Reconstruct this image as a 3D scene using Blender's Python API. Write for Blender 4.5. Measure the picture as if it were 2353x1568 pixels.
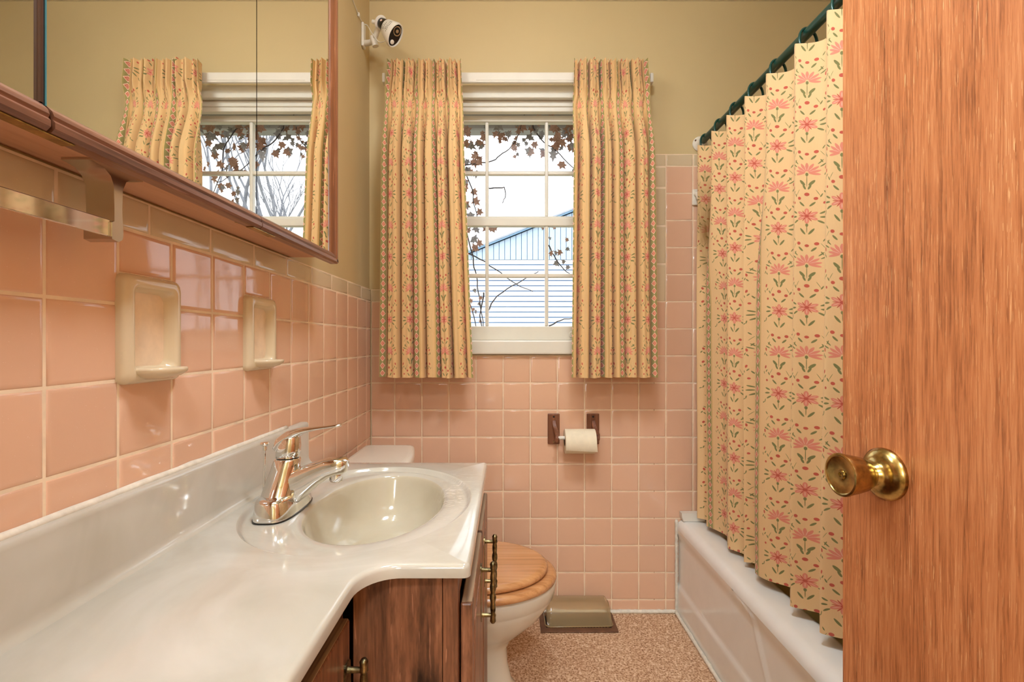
import bpy, bmesh, math, random
from mathutils import Vector, Matrix, noise as mnoise

random.seed(7)
for o in list(bpy.data.objects):
    bpy.data.objects.remove(o)
scene = bpy.context.scene
C = scene.collection
V = Vector

# ------------------------------------------------------------------ camera
EYE = 1.076
cam_data = bpy.data.cameras.new('camera')
cam_data.sensor_width = 36.0
cam_data.lens = 1111.0 / 2353.0 * 36.0
cam_data.shift_x = (1176.5 - 1166.0) / 2353.0
cam_data.shift_y = (787.0 - 784.0) / 2353.0
cam_data.clip_start = 0.02
cam = bpy.data.objects.new('camera', cam_data)
cam.location = (0, 0, EYE)
cam.rotation_euler = (math.radians(90), 0, 0)
C.objects.link(cam)
scene.camera = cam

# ------------------------------------------------------------------ world, exposure
world = bpy.data.worlds.new('overcast_sky')
scene.world = world
world.use_nodes = True
bg = world.node_tree.nodes['Background']
bg.inputs[0].default_value = (0.93, 0.96, 1.0, 1)
bg.inputs[1].default_value = 2.1
scene.view_settings.view_transform = 'Standard'
scene.view_settings.look = 'None'
scene.view_settings.gamma = 1.0
scene.view_settings.use_curve_mapping = False
scene.view_settings.exposure = 0.28
LAMP_VANITY = 40.0      # emission of the globe bulbs above the mirror
LAMP_CEILING = 64.0     # emission of the ceiling dome
FILL_HALL = 60.0        # emission of the added hallway fill dome
FILL_FLOOR = 13.0       # emission of the added drum-shade fill lamp in the hall
WARM = (0.84, 0.95, 1.06)

# ------------------------------------------------------------------ helpers
W = {}          # object -> world location of its origin
def lin(c):
    c = c / 255.0
    return c / 12.92 if c <= 0.04045 else ((c + 0.055) / 1.055) ** 2.4
def rgb(r, g, b):
    return (lin(r), lin(g), lin(b), 1.0)

def set_parent(o, p):
    o.parent = p
    o.matrix_parent_inverse = Matrix.Translation(-W.get(p, V((0, 0, 0))))

def tag(o, label=None, cat=None, group=None, kind=None):
    if label: o['label'] = label
    if cat: o['category'] = cat
    if group: o['group'] = group
    if kind: o['kind'] = kind
    return o

def thing(name, label, cat, loc, group=None):
    o = bpy.data.objects.new(name, None)
    o.empty_display_size = 0.05
    o.location = loc
    C.objects.link(o)
    W[o] = V(loc)
    return tag(o, label, cat, group)

def fillet(poly, radii, n=8):
    """round the corners of a closed 2-D polygon"""
    out = []
    m = len(poly)
    for i in range(m):
        p = V(poly[i]); a = V(poly[i - 1]); b = V(poly[(i + 1) % m])
        r = radii[i] if isinstance(radii, (list, tuple)) else radii
        if r <= 0:
            out.append(p); continue
        da = (a - p).normalized(); db = (b - p).normalized()
        ang = da.angle(db)
        t = min(r / math.tan(ang / 2), (a - p).length * .49, (b - p).length * .49)
        r = t * math.tan(ang / 2)
        pa = p + da * t; pb = p + db * t
        cen = p + (da + db).normalized() * (r / math.sin(ang / 2))
        va = pa - cen; vb = pb - cen
        a0 = math.atan2(va.y, va.x); a1 = math.atan2(vb.y, vb.x)
        d = (a1 - a0 + math.pi) % (2 * math.pi) - math.pi
        for k in range(n + 1):
            q = a0 + d * k / n
            out.append(cen + V((math.cos(q), math.sin(q))) * r)
    return out

def inset(poly, d):
    """offset a CCW polygon inwards by d"""
    out = []
    m = len(poly)
    for i in range(m):
        p = V(poly[i]); a = V(poly[i - 1]); b = V(poly[(i + 1) % m])
        e1 = (p - a).normalized(); e2 = (b - p).normalized()
        n1 = V((-e1.y, e1.x)); n2 = V((-e2.y, e2.x))
        nn = (n1 + n2)
        if nn.length < 1e-6: nn = n1
        nn.normalize()
        out.append(p + nn * (d / max(.35, nn.dot(n1))))
    return out

class MB:
    def __init__(s):
        s.bm = bmesh.new()
        s.uvl = None
        s.bevelled = False
    def box(s, x0, x1, y0, y1, z0, z1, bev=0.0, seg=2):
        b = bmesh.new() if bev > 0 else s.bm
        vs = [b.verts.new((x, y, z)) for x in (x0, x1) for y in (y0, y1) for z in (z0, z1)]
        for f in ((0, 1, 3, 2), (4, 6, 7, 5), (0, 4, 5, 1), (2, 3, 7, 6), (0, 2, 6, 4), (1, 5, 7, 3)):
            b.faces.new([vs[i] for i in f])
        if bev > 0:
            s.bevelled = True
            bmesh.ops.bevel(b, geom=b.edges[:], offset=bev, segments=seg, affect='EDGES', profile=.5)
            s.merge(b)
        return s
    def merge(s, b, M=None):
        b.verts.index_update()
        mp = [s.bm.verts.new(M @ v.co if M else v.co) for v in b.verts]
        for f in b.faces:
            try: s.bm.faces.new([mp[v.index] for v in f.verts])
            except ValueError: pass
        b.free()
    def loft(s, rings, closed=True, cap0=True, cap1=True):
        R = [[s.bm.verts.new(p) for p in r] for r in rings]
        n = len(R[0])
        for a, b in zip(R, R[1:]):
            for i in range(n if closed else n - 1):
                j = (i + 1) % n
                s.bm.faces.new((a[i], a[j], b[j], b[i]))
        if cap0: s.bm.faces.new(R[0][::-1])
        if cap1: s.bm.faces.new(R[-1])
        return s
    def tube(s, pts, r, n=10, cap=True):
        pts = [V(p) for p in pts]
        rs = r if isinstance(r, (list, tuple)) else [r] * len(pts)
        t0 = (pts[1] - pts[0]).normalized()
        up = V((0, 0, 1)) if abs(t0.z) < .9 else V((1, 0, 0))
        u = t0.cross(up).normalized()
        rings = []
        for i, p in enumerate(pts):
            if i == 0: t = pts[1] - pts[0]
            elif i == len(pts) - 1: t = pts[-1] - pts[-2]
            else: t = pts[i + 1] - pts[i - 1]
            t.normalize()
            u = (u - t * u.dot(t)).normalized()
            w = t.cross(u)
            rings.append([p + (u * math.cos(a) + w * math.sin(a)) * rs[i]
                          for a in (2 * math.pi * k / n for k in range(n))])
        return s.loft(rings, True, cap, cap)
    def lathe(s, prof, org, axis, n=28):
        """prof: list of (radius, distance along axis)"""
        org = V(org); ax = V(axis).normalized()
        up = V((0, 0, 1)) if abs(ax.z) < .9 else V((1, 0, 0))
        u = ax.cross(up).normalized(); w = ax.cross(u)
        rings = [[org + ax * h + (u * math.cos(a) + w * math.sin(a)) * max(r, 1e-5)
                  for a in (2 * math.pi * k / n for k in range(n))] for r, h in prof]
        return s.loft(rings, True, True, True)
    def prism(s, poly, axis, d0, d1):
        """poly: 2-D outline; axis 'x': (y,z), 'y': (x,z), 'z': (x,y)"""
        def P(p, d):
            return {'x': V((d, p[0], p[1])), 'y': V((p[0], d, p[1])), 'z': V((p[0], p[1], d))}[axis]
        return s.loft([[P(p, d0) for p in poly], [P(p, d1) for p in poly]])
    def grid(s, fn, nu, nv, uv=None):
        if uv and s.uvl is None: s.uvl = s.bm.loops.layers.uv.new('UVMap')
        g = [[s.bm.verts.new(fn(i / nu, j / nv)) for j in range(nv + 1)] for i in range(nu + 1)]
        for i in range(nu):
            for j in range(nv):
                f = s.bm.faces.new((g[i][j], g[i + 1][j], g[i + 1][j + 1], g[i][j + 1]))
                if uv:
                    for l, (a, b) in zip(f.loops, ((i, j), (i + 1, j), (i + 1, j + 1), (i, j + 1))):
                        l[s.uvl].uv = uv(a / nu, b / nv)
        return s
    def mesh(s, name, mat, smooth=35, recalc=True):
        if s.bevelled and smooth == 35: smooth = 18
        if recalc: bmesh.ops.recalc_face_normals(s.bm, faces=s.bm.faces[:])
        me = bpy.data.meshes.new(name)
        s.bm.to_mesh(me); s.bm.free()
        if mat: me.materials.append(mat)
        if smooth:
            me.polygons.foreach_set('use_smooth', [True] * len(me.polygons))
            if smooth < 180: me.set_sharp_from_angle(angle=math.radians(smooth))
        return me
    def build(s, name, mat, parent=None, smooth=35, recalc=True, label=None):
        me = s.mesh(name, mat, smooth, recalc)
        o = bpy.data.objects.new(name, me)
        C.objects.link(o)
        if parent is None:
            xs = [v.co for v in me.vertices]
            mn = [min(c[i] for c in xs) for i in range(3)]; mx = [max(c[i] for c in xs) for i in range(3)]
            loc = V(((mn[0] + mx[0]) / 2, (mn[1] + mx[1]) / 2, mn[2]))
            me.transform(Matrix.Translation(-loc))
            o.location = loc
            W[o] = loc
        else:
            W[o] = V((0, 0, 0))
            set_parent(o, parent)
        if label: o['label'] = label
        return o

def place(name, me, loc, parent=None, rot=(0, 0, 0)):
    o = bpy.data.objects.new(name, me)
    o.location = loc
    o.rotation_euler = rot
    C.objects.link(o)
    W[o] = V(loc)
    if parent: set_parent(o, parent)
    return o

def superell(cx, cy, a, b, z, n=40, e=2.0):
    out = []
    for k in range(n):
        t = 2 * math.pi * k / n
        c, q = math.cos(t), math.sin(t)
        out.append(V((cx + a * math.copysign(abs(c) ** (2 / e), c), cy + b * math.copysign(abs(q) ** (2 / e), q), z)))
    return out

def smooth01(a, b, x):
    t = min(1, max(0, (x - a) / (b - a)))
    return t * t * (3 - 2 * t)
def lerp(a, b, t): return a + (b - a) * t
def fold_noise(x, y=0.0, z=0.0):
    return mnoise.noise(V((x, y, z)))

# ------------------------------------------------------------------ materials
class NT:
    def __init__(s, name):
        s.m = bpy.data.materials.new(name)
        s.m.use_nodes = True
        s.t = s.m.node_tree
        s.b = s.t.nodes['Principled BSDF']
        s.out = s.t.nodes['Material Output']
    def n(s, typ, **kw):
        nd = s.t.nodes.new(typ)
        for k, v in kw.items(): setattr(nd, k, v)
        return nd
    def l(s, a, b): s.t.links.new(a, b)
    def inp(s, nd, i, v):
        if hasattr(v, 'is_linked') or isinstance(v, bpy.types.NodeSocket): s.l(v, nd.inputs[i])
        else: nd.inputs[i].default_value = v
    def math(s, op, a, b=0.0, c=0.0, clamp=False):
        nd = s.n('ShaderNodeMath', operation=op, use_clamp=clamp)
        s.inp(nd, 0, a); s.inp(nd, 1, b); s.inp(nd, 2, c)
        return nd.outputs[0]
    def mix(s, f, a, b, blend='MIX'):
        nd = s.n('ShaderNodeMix', data_type='RGBA', blend_type=blend)
        s.inp(nd, 0, f); s.inp(nd, 6, a); s.inp(nd, 7, b)
        return nd.outputs[2]
    def ramp(s, f, stops):
        nd = s.n('ShaderNodeValToRGB')
        cr = nd.color_ramp
        while len(cr.elements) < len(stops): cr.elements.new(.5)
        for e, (p, c) in zip(cr.elements, stops):
            e.position = p; e.color = c
        s.inp(nd, 0, f)
        return nd.outputs[0]
    def coord(s, kind='Object', scale=(1, 1, 1)):
        tc = s.n('ShaderNodeTexCoord')
        mp = s.n('ShaderNodeMapping')
        s.l(tc.outputs[kind], mp.inputs[0])
        mp.inputs['Scale'].default_value = scale
        return mp.outputs[0]
    def noise(s, vec, scale=5, detail=3, rough=.5, dist=0):
        nd = s.n('ShaderNodeTexNoise')
        s.l(vec, nd.inputs['Vector'])
        nd.inputs['Scale'].default_value = scale; nd.inputs['Detail'].default_value = detail
        nd.inputs['Roughness'].default_value = rough; nd.inputs['Distortion'].default_value = dist
        return nd.outputs[0]
    def bump(s, h, strength=.2, dist=.002):
        nd = s.n('ShaderNodeBump')
        nd.inputs['Strength'].default_value = strength; nd.inputs['Distance'].default_value = dist
        s.l(h, nd.inputs['Height'])
        s.l(nd.outputs[0], s.b.inputs['Normal'])
        return nd
    def base(s, col, rough=.5, metal=0.0, spec=.5, coat=0.0, coat_rough=.05):
        s.inp(s.b, 'Base Color', col); s.inp(s.b, 'Roughness', rough)
        s.b.inputs['Metallic'].default_value = metal
        s.b.inputs['Specular IOR Level'].default_value = spec
        s.b.inputs['Coat Weight'].default_value = coat
        s.b.inputs['Coat Roughness'].default_value = coat_rough
        return s

def plain(name, col, rough=.5, metal=0.0, spec=.5, coat=0.0, var=.06, vscale=8, bump=0.0, bscale=60):
    k = NT(name)
    vec = k.coord('Object')
    nz = k.noise(vec, vscale, 4, .6)
    dark = tuple(c * (1 - var * 2) for c in col[:3]) + (1,)
    lite = tuple(min(1, c * (1 + var)) for c in col[:3]) + (1,)
    k.base(k.ramp(nz, [(.3, dark), (.7, lite)]), rough, metal, spec, coat)
    if bump:
        k.bump(k.noise(vec, bscale, 3), bump, .002)
    return k.m

def glossy_tile(name, col, rnd=.035, rough=.08, wave=.10):
    k = NT(name)
    oi = k.n('ShaderNodeObjectInfo')
    a = tuple(c * (1 - rnd) for c in col[:3]) + (1,)
    b = tuple(min(1, c * (1 + rnd)) for c in col[:3]) + (1,)
    c1 = k.ramp(oi.outputs['Random'], [(0, a), (1, b)])
    gm = k.n('ShaderNodeNewGeometry')
    mp = k.n('ShaderNodeMapping'); k.l(gm.outputs['Position'], mp.inputs[0])
    n1 = k.noise(mp.outputs[0], 22, 3, .6)
    c2 = k.mix(k.math('MULTIPLY', n1, .18), c1, tuple(c * .8 for c in col[:3]) + (1,))
    sp = k.noise(mp.outputs[0], 420, 1, .5)
    spk = k.math('GREATER_THAN', sp, .78)
    c3 = k.mix(k.math('MULTIPLY', spk, .35), c2, (1, .86, .72, 1))
    k.base(c3, rough, 0, .5, 0)
    k.bump(k.noise(mp.outputs[0], 30, 2, .5), wave, .0022)
    return k.m

def wood(name, dark, mid, lite, axis='z', grain=90, rough=.4, coat=.0, streak=.5, flecks=0.0, bump=.15, along=3.0, worn=0.0):
    k = NT(name)
    sc = {'x': (along, grain, grain), 'y': (grain, along, grain), 'z': (grain, grain, along)}[axis]
    vec = k.coord('Object', sc)
    fine = k.noise(vec, 1.0, 5, .65, .3)
    sc2 = tuple(v * .12 for v in sc)
    big = k.noise(k.coord('Object', sc2), 1.0, 3, .5, .8)
    f = k.math('ADD', k.math('MULTIPLY', fine, streak), k.math('MULTIPLY', big, 1 - streak))
    col = k.ramp(f, [(.34, dark), (.5, mid), (.66, lite)])
    if flecks:
        fl = k.noise(k.coord('Object', tuple(v * 1.9 for v in sc)), 1.0, 2, .5)
        blot = k.noise(k.coord('Object'), 7, 3, .6)
        m = k.math('MULTIPLY', k.math('GREATER_THAN', fl, .66), k.math('MULTIPLY', k.math('SUBTRACT', blot, .30, clamp=True), flecks * 3))
        col = k.mix(m, col, tuple(min(1, c * 2.0 + .06) for c in lite[:3]) + (1,))
    if worn:
        wn = k.noise(k.coord('Object', tuple(5 if v == along else 22 for v in sc)), 1.0, 5, .65)
        col = k.mix(k.math('MULTIPLY', k.math('SUBTRACT', wn, .47, clamp=True), worn * 6, clamp=True), col, tuple(c * .22 for c in dark[:3]) + (1,))
    k.base(col, rough, 0, .4, coat, .2)
    k.bump(fine, bump, .0012)
    return k.m

M = {}
M['paint'] = plain('yellow_wall_paint', rgb(206, 182, 134), .55, var=.02, vscale=2, bump=.04, bscale=160)
M['ceiling'] = plain('cream_ceiling_paint', rgb(232, 220, 190), .8, var=.02)
M['tile'] = glossy_tile('pink_glazed_tile', rgb(226, 181, 151))
M['cap'] = glossy_tile('cream_glazed_trim_tile', rgb(214, 192, 158), .03)
M['ceramic'] = glossy_tile('beige_glazed_ceramic', rgb(218, 198, 164), .01, .10, .008)
M['grout'] = plain('sandy_grout', rgb(240, 214, 182), .85, var=.06, vscale=30)
M['caulk'] = plain('white_caulk', rgb(228, 218, 200), .5, var=.08, vscale=60)
M['white'] = plain('white_gloss_paint', rgb(226, 220, 205), .35, var=.02)
M['white2'] = plain('white_plastic', rgb(228, 220, 206), .35, var=.02)
M['porcelain'] = plain('white_porcelain', rgb(230, 222, 206), .1, spec=.5, coat=.4, var=.015)
M['tub'] = plain('tub_enamel', rgb(236, 233, 226), .14, coat=.4, var=.02)
M['chrome'] = plain('chrome', (.80, .79, .77, 1), .05, 1.0, var=.02)
M['steel'] = plain('brushed_steel', (.62, .58, .52, 1), .22, 1.0, var=.05)
M['brass'] = plain('tarnished_brass', (.50, .36, .13, 1), .22, 1.0, var=.35, vscale=45)
M['bronze'] = plain('aged_brass', (.30, .23, .11, 1), .35, 1.0, var=.45, vscale=90)
M['mirror'] = plain('silvered_mirror', (.93, .93, .90, 1), .004, 1.0, var=.0)
M['glass_edge'] = plain('teal_glass_edge', rgb(70, 130, 140), .1, var=.02)
M['black'] = plain('black_plastic', rgb(14, 14, 16), .25, var=.02)
M['dark'] = plain('dark_gap', rgb(20, 14, 10), .8, var=.1)
M['green'] = plain('dark_green_enamel', rgb(22, 66, 56), .28, var=.1)
M['door'] = wood('mahogany_door_veneer', rgb(128, 72, 40), rgb(190, 118, 72), rgb(212, 146, 98), 'z', 430, .32, .25, .62, .6, .25, 16)
M['cabinet'] = wood('worn_dark_vanity_wood', rgb(78, 48, 32), rgb(136, 88, 60), rgb(182, 124, 90), 'z', 110, .38, .2, .5, .3, .3, 7, worn=.75)
M['bare'] = wood('bare_worn_wood_edge', rgb(104, 78, 58), rgb(154, 124, 94), rgb(192, 166, 136), 'y', 120, .6)
M['frame'] = wood('brown_oak_frame', rgb(66, 40, 30), rgb(122, 80, 60), rgb(166, 120, 98), 'y', 110, .35, .2, .5, .3, .3, 4)
M['frame_d'] = wood('dark_frame_edge', rgb(40, 24, 16), rgb(70, 42, 28), rgb(96, 60, 40), 'z', 110, .4)
M['frame_v'] = wood('brown_oak_frame_upright', rgb(74, 42, 26), rgb(136, 82, 50), rgb(176, 116, 76), 'z', 110, .35, .2, .5, .2, .3, 4)
M['under'] = wood('plain_cabinet_underside', rgb(172, 122, 90), rgb(204, 150, 114), rgb(216, 164, 128), 'y', 30, .5)
M['oak'] = wood('golden_oak_seat', rgb(150, 94, 52), rgb(204, 144, 92), rgb(224, 170, 118), 'x', 90, .25, .5, .4, .0, .05, 3)
M['tpwood'] = wood('carved_brown_bracket', rgb(62, 32, 20), rgb(112, 66, 42), rgb(146, 92, 62), 'z', 160, .4)
M['paper'] = plain('toilet_paper', rgb(238, 224, 196), .95, var=.03, vscale=40, bump=.15, bscale=200)
M['register'] = plain('brown_register_metal', rgb(112, 76, 54), .45, .2, var=.12, vscale=30)
M['siding'] = plain('white_vinyl_siding', rgb(226, 230, 236), .6, var=.02)
M['lap_shade'] = plain('blue_lap_shade', rgb(70, 130, 190), .8, var=.05)  # blue colour stands in for the shadow lines between siding planks
M['gable'] = plain('pale_blue_gable_board', rgb(196, 216, 232), .6, var=.03)
M['rooftrim'] = plain('blue_grey_roof_trim', rgb(140, 176, 206), .6, var=.05)
M['roof'] = plain('grey_shingle', rgb(176, 184, 196), .9, var=.1)
M['gutter'] = plain('grey_gutter_metal', rgb(150, 148, 146), .5, var=.06)
M['bark'] = plain('grey_bark', rgb(138, 140, 148), .9, var=.15, vscale=20)
M['twig'] = plain('dark_twig', rgb(78, 72, 74), .9, var=.1)
M['leaf'] = plain('dry_brown_ivy_leaf', rgb(178, 142, 124), .8, var=.25, vscale=14)
M['leaf2'] = plain('grey_green_ivy_leaf', rgb(160, 158, 160), .8, var=.25, vscale=14)
M['grass'] = plain('winter_lawn', rgb(150, 150, 120), .95, var=.2, vscale=2)
M['ink'] = plain('brown_ink', rgb(96, 70, 30), .7, var=0.0)
M['pinkdot'] = plain('pink_button', rgb(238, 200, 180), .4, var=0.0)

def emitter(name, col, strength):
    k = NT(name)
    k.base((.9, .85, .75, 1), .4)
    k.b.inputs['Emission Color'].default_value = (*col, 1)
    k.b.inputs['Emission Strength'].default_value = strength
    return k.m

def mat_marble(name='cultured_marble', stops=(rgb(184, 176, 160), rgb(194, 187, 173), rgb(202, 195, 182))):
    k = NT(name)
    vec = k.coord('Object')
    sw = k.noise(vec, 5, 4, .55, 1.4)
    col = k.ramp(sw, [(.3, stops[0]), (.55, stops[1]), (.75, stops[2])])
    # dried soap film on the deck beside the bowl
    mp = k.n('ShaderNodeMapping', vector_type='TEXTURE')
    gm = k.n('ShaderNodeNewGeometry'); k.l(gm.outputs['Position'], mp.inputs[0])
    mp.inputs['Location'].default_value = (-.115, 1.03, .75); mp.inputs['Scale'].default_value = (.07, .22, .2)
    ln = k.n('ShaderNodeVectorMath', operation='LENGTH'); k.l(mp.outputs[0], ln.inputs[0])
    near = k.math('SUBTRACT', 1.0, ln.outputs['Value'], clamp=True)
    st = k.noise(k.coord('Object', (55, 150, 60)), 1, 4, .65, .8)
    film = k.math('MULTIPLY', k.math('GREATER_THAN', st, .55), k.math('MULTIPLY', near, 1.2, clamp=True), clamp=True)
    col = k.mix(k.math('MULTIPLY', film, .22), col, rgb(244, 236, 224))
    k.base(col, k.math('ADD', k.math('MULTIPLY', film, .2), .12), 0, .5, .5, .06)
    return k.m
M['marble'] = mat_marble()
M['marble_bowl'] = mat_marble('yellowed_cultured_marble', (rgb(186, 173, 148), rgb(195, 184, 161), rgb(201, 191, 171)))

def mat_carpet():
    k = NT('tan_carpet')
    vec = k.coord('Object')
    v = k.n('ShaderNodeTexVoronoi'); k.l(vec, v.inputs['Vector']); v.inputs['Scale'].default_value = 150
    n1 = k.noise(vec, 170, 3, .75)
    n2 = k.noise(vec, 9, 3, .6)
    f = k.math('ADD', k.math('MULTIPLY', n1, .75), k.math('MULTIPLY', v.outputs['Distance'], .25))
    col = k.ramp(f, [(.34, rgb(128, 86, 58)), (.46, rgb(194, 152, 118)), (.58, rgb(226, 190, 156)), (.68, rgb(244, 220, 192))])
    col = k.mix(k.math('MULTIPLY', n2, .22), col, rgb(160, 116, 84))
    k.base(col, .98, 0, .1)
    k.bump(f, .9, .004)
    return k.m
M['carpet'] = mat_carpet()

def mat_pane(name, tint=(1, 1, 1, 1), rough=.0, body=0.0, body_col=(.7, .6, .4, 1), ior=1.45):
    k = NT(name)
    k.t.nodes.remove(k.b)
    tr = k.n('ShaderNodeBsdfTransparent'); tr.inputs[0].default_value = tint
    gl = k.n('ShaderNodeBsdfGlossy'); gl.inputs['Roughness'].default_value = rough
    fr = k.n('ShaderNodeFresnel'); fr.inputs[0].default_value = ior
    mx = k.n('ShaderNodeMixShader')
    k.l(fr.outputs[0], mx.inputs[0]); k.l(tr.outputs[0], mx.inputs[1]); k.l(gl.outputs[0], mx.inputs[2])
    last = mx.outputs[0]
    if body:
        df = k.n('ShaderNodeBsdfDiffuse'); df.inputs[0].default_value = body_col
        tl = k.n('ShaderNodeBsdfTranslucent'); tl.inputs[0].default_value = body_col
        m2 = k.n('ShaderNodeMixShader'); m2.inputs[0].default_value = .4
        k.l(df.outputs[0], m2.inputs[1]); k.l(tl.outputs[0], m2.inputs[2])
        m3 = k.n('ShaderNodeMixShader'); m3.inputs[0].default_value = body
        k.l(last, m3.inputs[1]); k.l(m2.outputs[0], m3.inputs[2])
        last = m3.outputs[0]
    k.l(last, k.out.inputs[0])
    return k.m
M['pane'] = mat_pane('window_glass', ior=1.07)
M['deflector'] = mat_pane('smoky_clear_plastic', (.95, .91, .82, 1), .10, .34, rgb(240, 214, 164))
M['liner'] = mat_pane('yellowed_vinyl_liner', (.95, .92, .75, 1), .25, .72, rgb(214, 196, 130))

U_REP, V_REP = .17, .232      # fabric repeat in metres
def mat_floral(name, stain=False, ground=(rgb(246, 209, 156), rgb(232, 189, 132))):
    k = NT(name)
    uv = k.n('ShaderNodeUVMap')
    sep = k.n('ShaderNodeSeparateXYZ'); k.l(uv.outputs[0], sep.inputs[0])
    u, v = sep.outputs[0], sep.outputs[1]
    def wrap(x, p): return k.math('WRAP', x, -p / 2, p / 2)
    uw = wrap(u, U_REP)
    ua = k.math('ABSOLUTE', uw)
    def vec(x, y):
        cb = k.n('ShaderNodeCombineXYZ'); k.inp(cb, 0, x); k.inp(cb, 1, y); return cb.outputs[0]
    us = k.math('MULTIPLY', ua, 1.10)
    qA = vec(us, k.math('MULTIPLY', wrap(v, V_REP), 1.13))
    qB = vec(us, k.math('MULTIPLY', wrap(k.math('ADD', v, V_REP / 2), V_REP), 1.13))
    def mask(items):
        acc = None
        for (q, cx, cy, sx, sy, r) in items:
            mp = k.n('ShaderNodeMapping', vector_type='TEXTURE')
            k.l(q, mp.inputs[0])
            mp.inputs['Location'].default_value = (cx, cy, 0)
            mp.inputs['Rotation'].default_value = (0, 0, math.radians(r))
            mp.inputs['Scale'].default_value = (sx, sy, 1)
            ln = k.n('ShaderNodeVectorMath', operation='LENGTH'); k.l(mp.outputs[0], ln.inputs[0])
            acc = ln.outputs['Value'] if acc is None else k.math('MINIMUM', acc, ln.outputs['Value'])
        return k.math('MULTIPLY', k.math('SUBTRACT', 1.08, acc), 6.0, clamp=True)
    def rad(q, ang, r0, L, w, cx=0, cy=0):      # petal pointing at angle ang (from +v towards +u)
        a = math.radians(ang); m = r0 + L / 2
        return (q, cx + math.sin(a) * m, cy + math.cos(a) * m, w / 2, L / 2, -ang)
    pink = [rad(qA, a, .0025, .0195, .0088) for a in (0, 60, 120, 180)]
    pink += [rad(qB, a, .003, .024, .0066, 0, -.006) for a in (0, 26, 54, 82, 108)]
    vein = [rad(qA, a, .006, .012, .0014) for a in (0, 60, 120, 180)] + [rad(qB, a, .005, .015, .0012, 0, -.006) for a in (13, 40, 68)]
    deep = [(qA, 0, 0, .0042, .0042, 0), rad(qA, 30, .004, .013, .0022), rad(qA, 90, .004, .013, .0022), rad(qA, 150, .004, .013, .0022),
            (qA, .0, .062, .0048, .005, 0), (qA, .016, .050, .0042, .0044, 0), (qB, .017, .052, .0046, .0046, 0), (qB, 0, .046, .004, .004, 0),
            (qA, .040, .078, .0032, .0055, 20), (qB, .039, .004, .003, .0055, -10), (qA, .034, .036, .0036, .0036, 0)]
    green = [rad(qA, 74, .0235, .017, .0052), rad(qA, 98, .0235, .018, .0052), rad(qA, 124, .0225, .018, .0050),
             rad(qB, 50, .026, .016, .0036), rad(qB, 70, .026, .017, .0040), (qA, 0, -.036, .0007, .012, 0), (qB, 0, -.030, .0007, .018, 0), (qA, .020, .066, .0006, .010, 25), (qB, .030, .045, .0006, .010, 35),
             (qA, 0, -.026, .0026, .0050, 0), (qB, 0, -.012, .0028, .0050, 0),
             (qA, .008, -.044, .0024, .0100, -30), (qB, .009, -.036, .0034, .0090, -36), (qB, .005, -.048, .0022, .0075, -20),
             (qA, .010, .034, .0024, .0080, -40), (qB, .012, .036, .0024, .0075, -38),
             (qA, .027, .058, .0018, .0055, -30), (qA, .036, .066, .0018, .0050, 35), (qA, .046, .060, .0016, .0045, -20),
             (qB, .033, .062, .0018, .0055, -40), (qB, .028, .024, .0016, .0060, 30), (qB, .044, -.010, .0018, .0050, 25), (qB, .037, -.014, .0018, .0045, -35),
             (qA, .040, -.030, .0016, .0060, 15), (qA, .047, -.036, .0018, .0045, 60)]
    mp_, md_, mg_, mv_ = mask(pink), mask(deep), mask(green), mask(vein)
    base = ground[0]
    wv = k.noise(k.coord('UV', (900, 60, 1)), 1, 2, .5)
    col = k.mix(k.math('MULTIPLY', wv, .35), base, ground[1])
    col = k.mix(mg_, col, rgb(134, 132, 84))
    col = k.mix(mp_, col, rgb(234, 148, 124))
    col = k.mix(k.math('MULTIPLY', mv_, .8), col, rgb(248, 206, 182))
    col = k.mix(md_, col, rgb(206, 98, 80))
    # diamond border stripe
    ud = wrap(k.math('ADD', u, U_REP / 2), U_REP)
    ad = k.math('ABSOLUTE', ud)
    PD = .0275
    vd = k.math('ABSOLUTE', wrap(v, PD))
    band = k.math('LESS_THAN', ad, .0150)
    lines = k.math('MULTIPLY', k.math('GREATER_THAN', ad, .0185), k.math('LESS_THAN', ad, .0205))
    col = k.mix(lines, col, rgb(196, 158, 84))
    dm = k.math('ADD', k.math('MULTIPLY', ad, 1 / .0128), k.math('MULTIPLY', vd, 1 / .0128))
    # leafy weave behind the diamonds
    wl = k.math('SINE', k.math('MULTIPLY', k.math('ADD', ad, vd), 2200.0))
    bgc = k.mix(k.math('GREATER_THAN', wl, .1), rgb(112, 116, 68), rgb(206, 186, 120))
    bcol = k.mix(k.math('LESS_THAN', dm, 1.0), bgc, rgb(246, 206, 176))
    bcol = k.mix(k.math('LESS_THAN', dm, .68), bcol, rgb(214, 116, 92))
    bcol = k.mix(k.math('LESS_THAN', dm, .38), bcol, rgb(240, 180, 150))
    bcol = k.mix(k.math('LESS_THAN', dm, .20), bcol, rgb(206, 100, 80))
    col = k.mix(band, col, bcol)
    if stain:   # brown mildew streak by the wall end
        mp = k.n('ShaderNodeMapping', vector_type='TEXTURE')
        gm = k.n('ShaderNodeNewGeometry'); k.l(gm.outputs['Position'], mp.inputs[0])
        mp.inputs['Location'].default_value = (.75, 1.84, 1.50); mp.inputs['Scale'].default_value = (.2, .045, .26)
        ln = k.n('ShaderNodeVectorMath', operation='LENGTH'); k.l(mp.outputs[0], ln.inputs[0])
        sn = k.noise(k.coord('UV', (60, 9, 1)), 1, 3, .6)
        sf = k.math('MULTIPLY', k.math('SUBTRACT', 1.0, ln.outputs['Value'], clamp=True), k.math('MULTIPLY', sn, 1.9), clamp=True)
        col = k.mix(sf, col, rgb(122, 88, 40))
    k.base(col, .9, 0, .2)
    k.b.inputs['Sheen Weight'].default_value = .15
    tl = k.n('ShaderNodeBsdfTranslucent'); k.l(col, tl.inputs[0])
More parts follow.
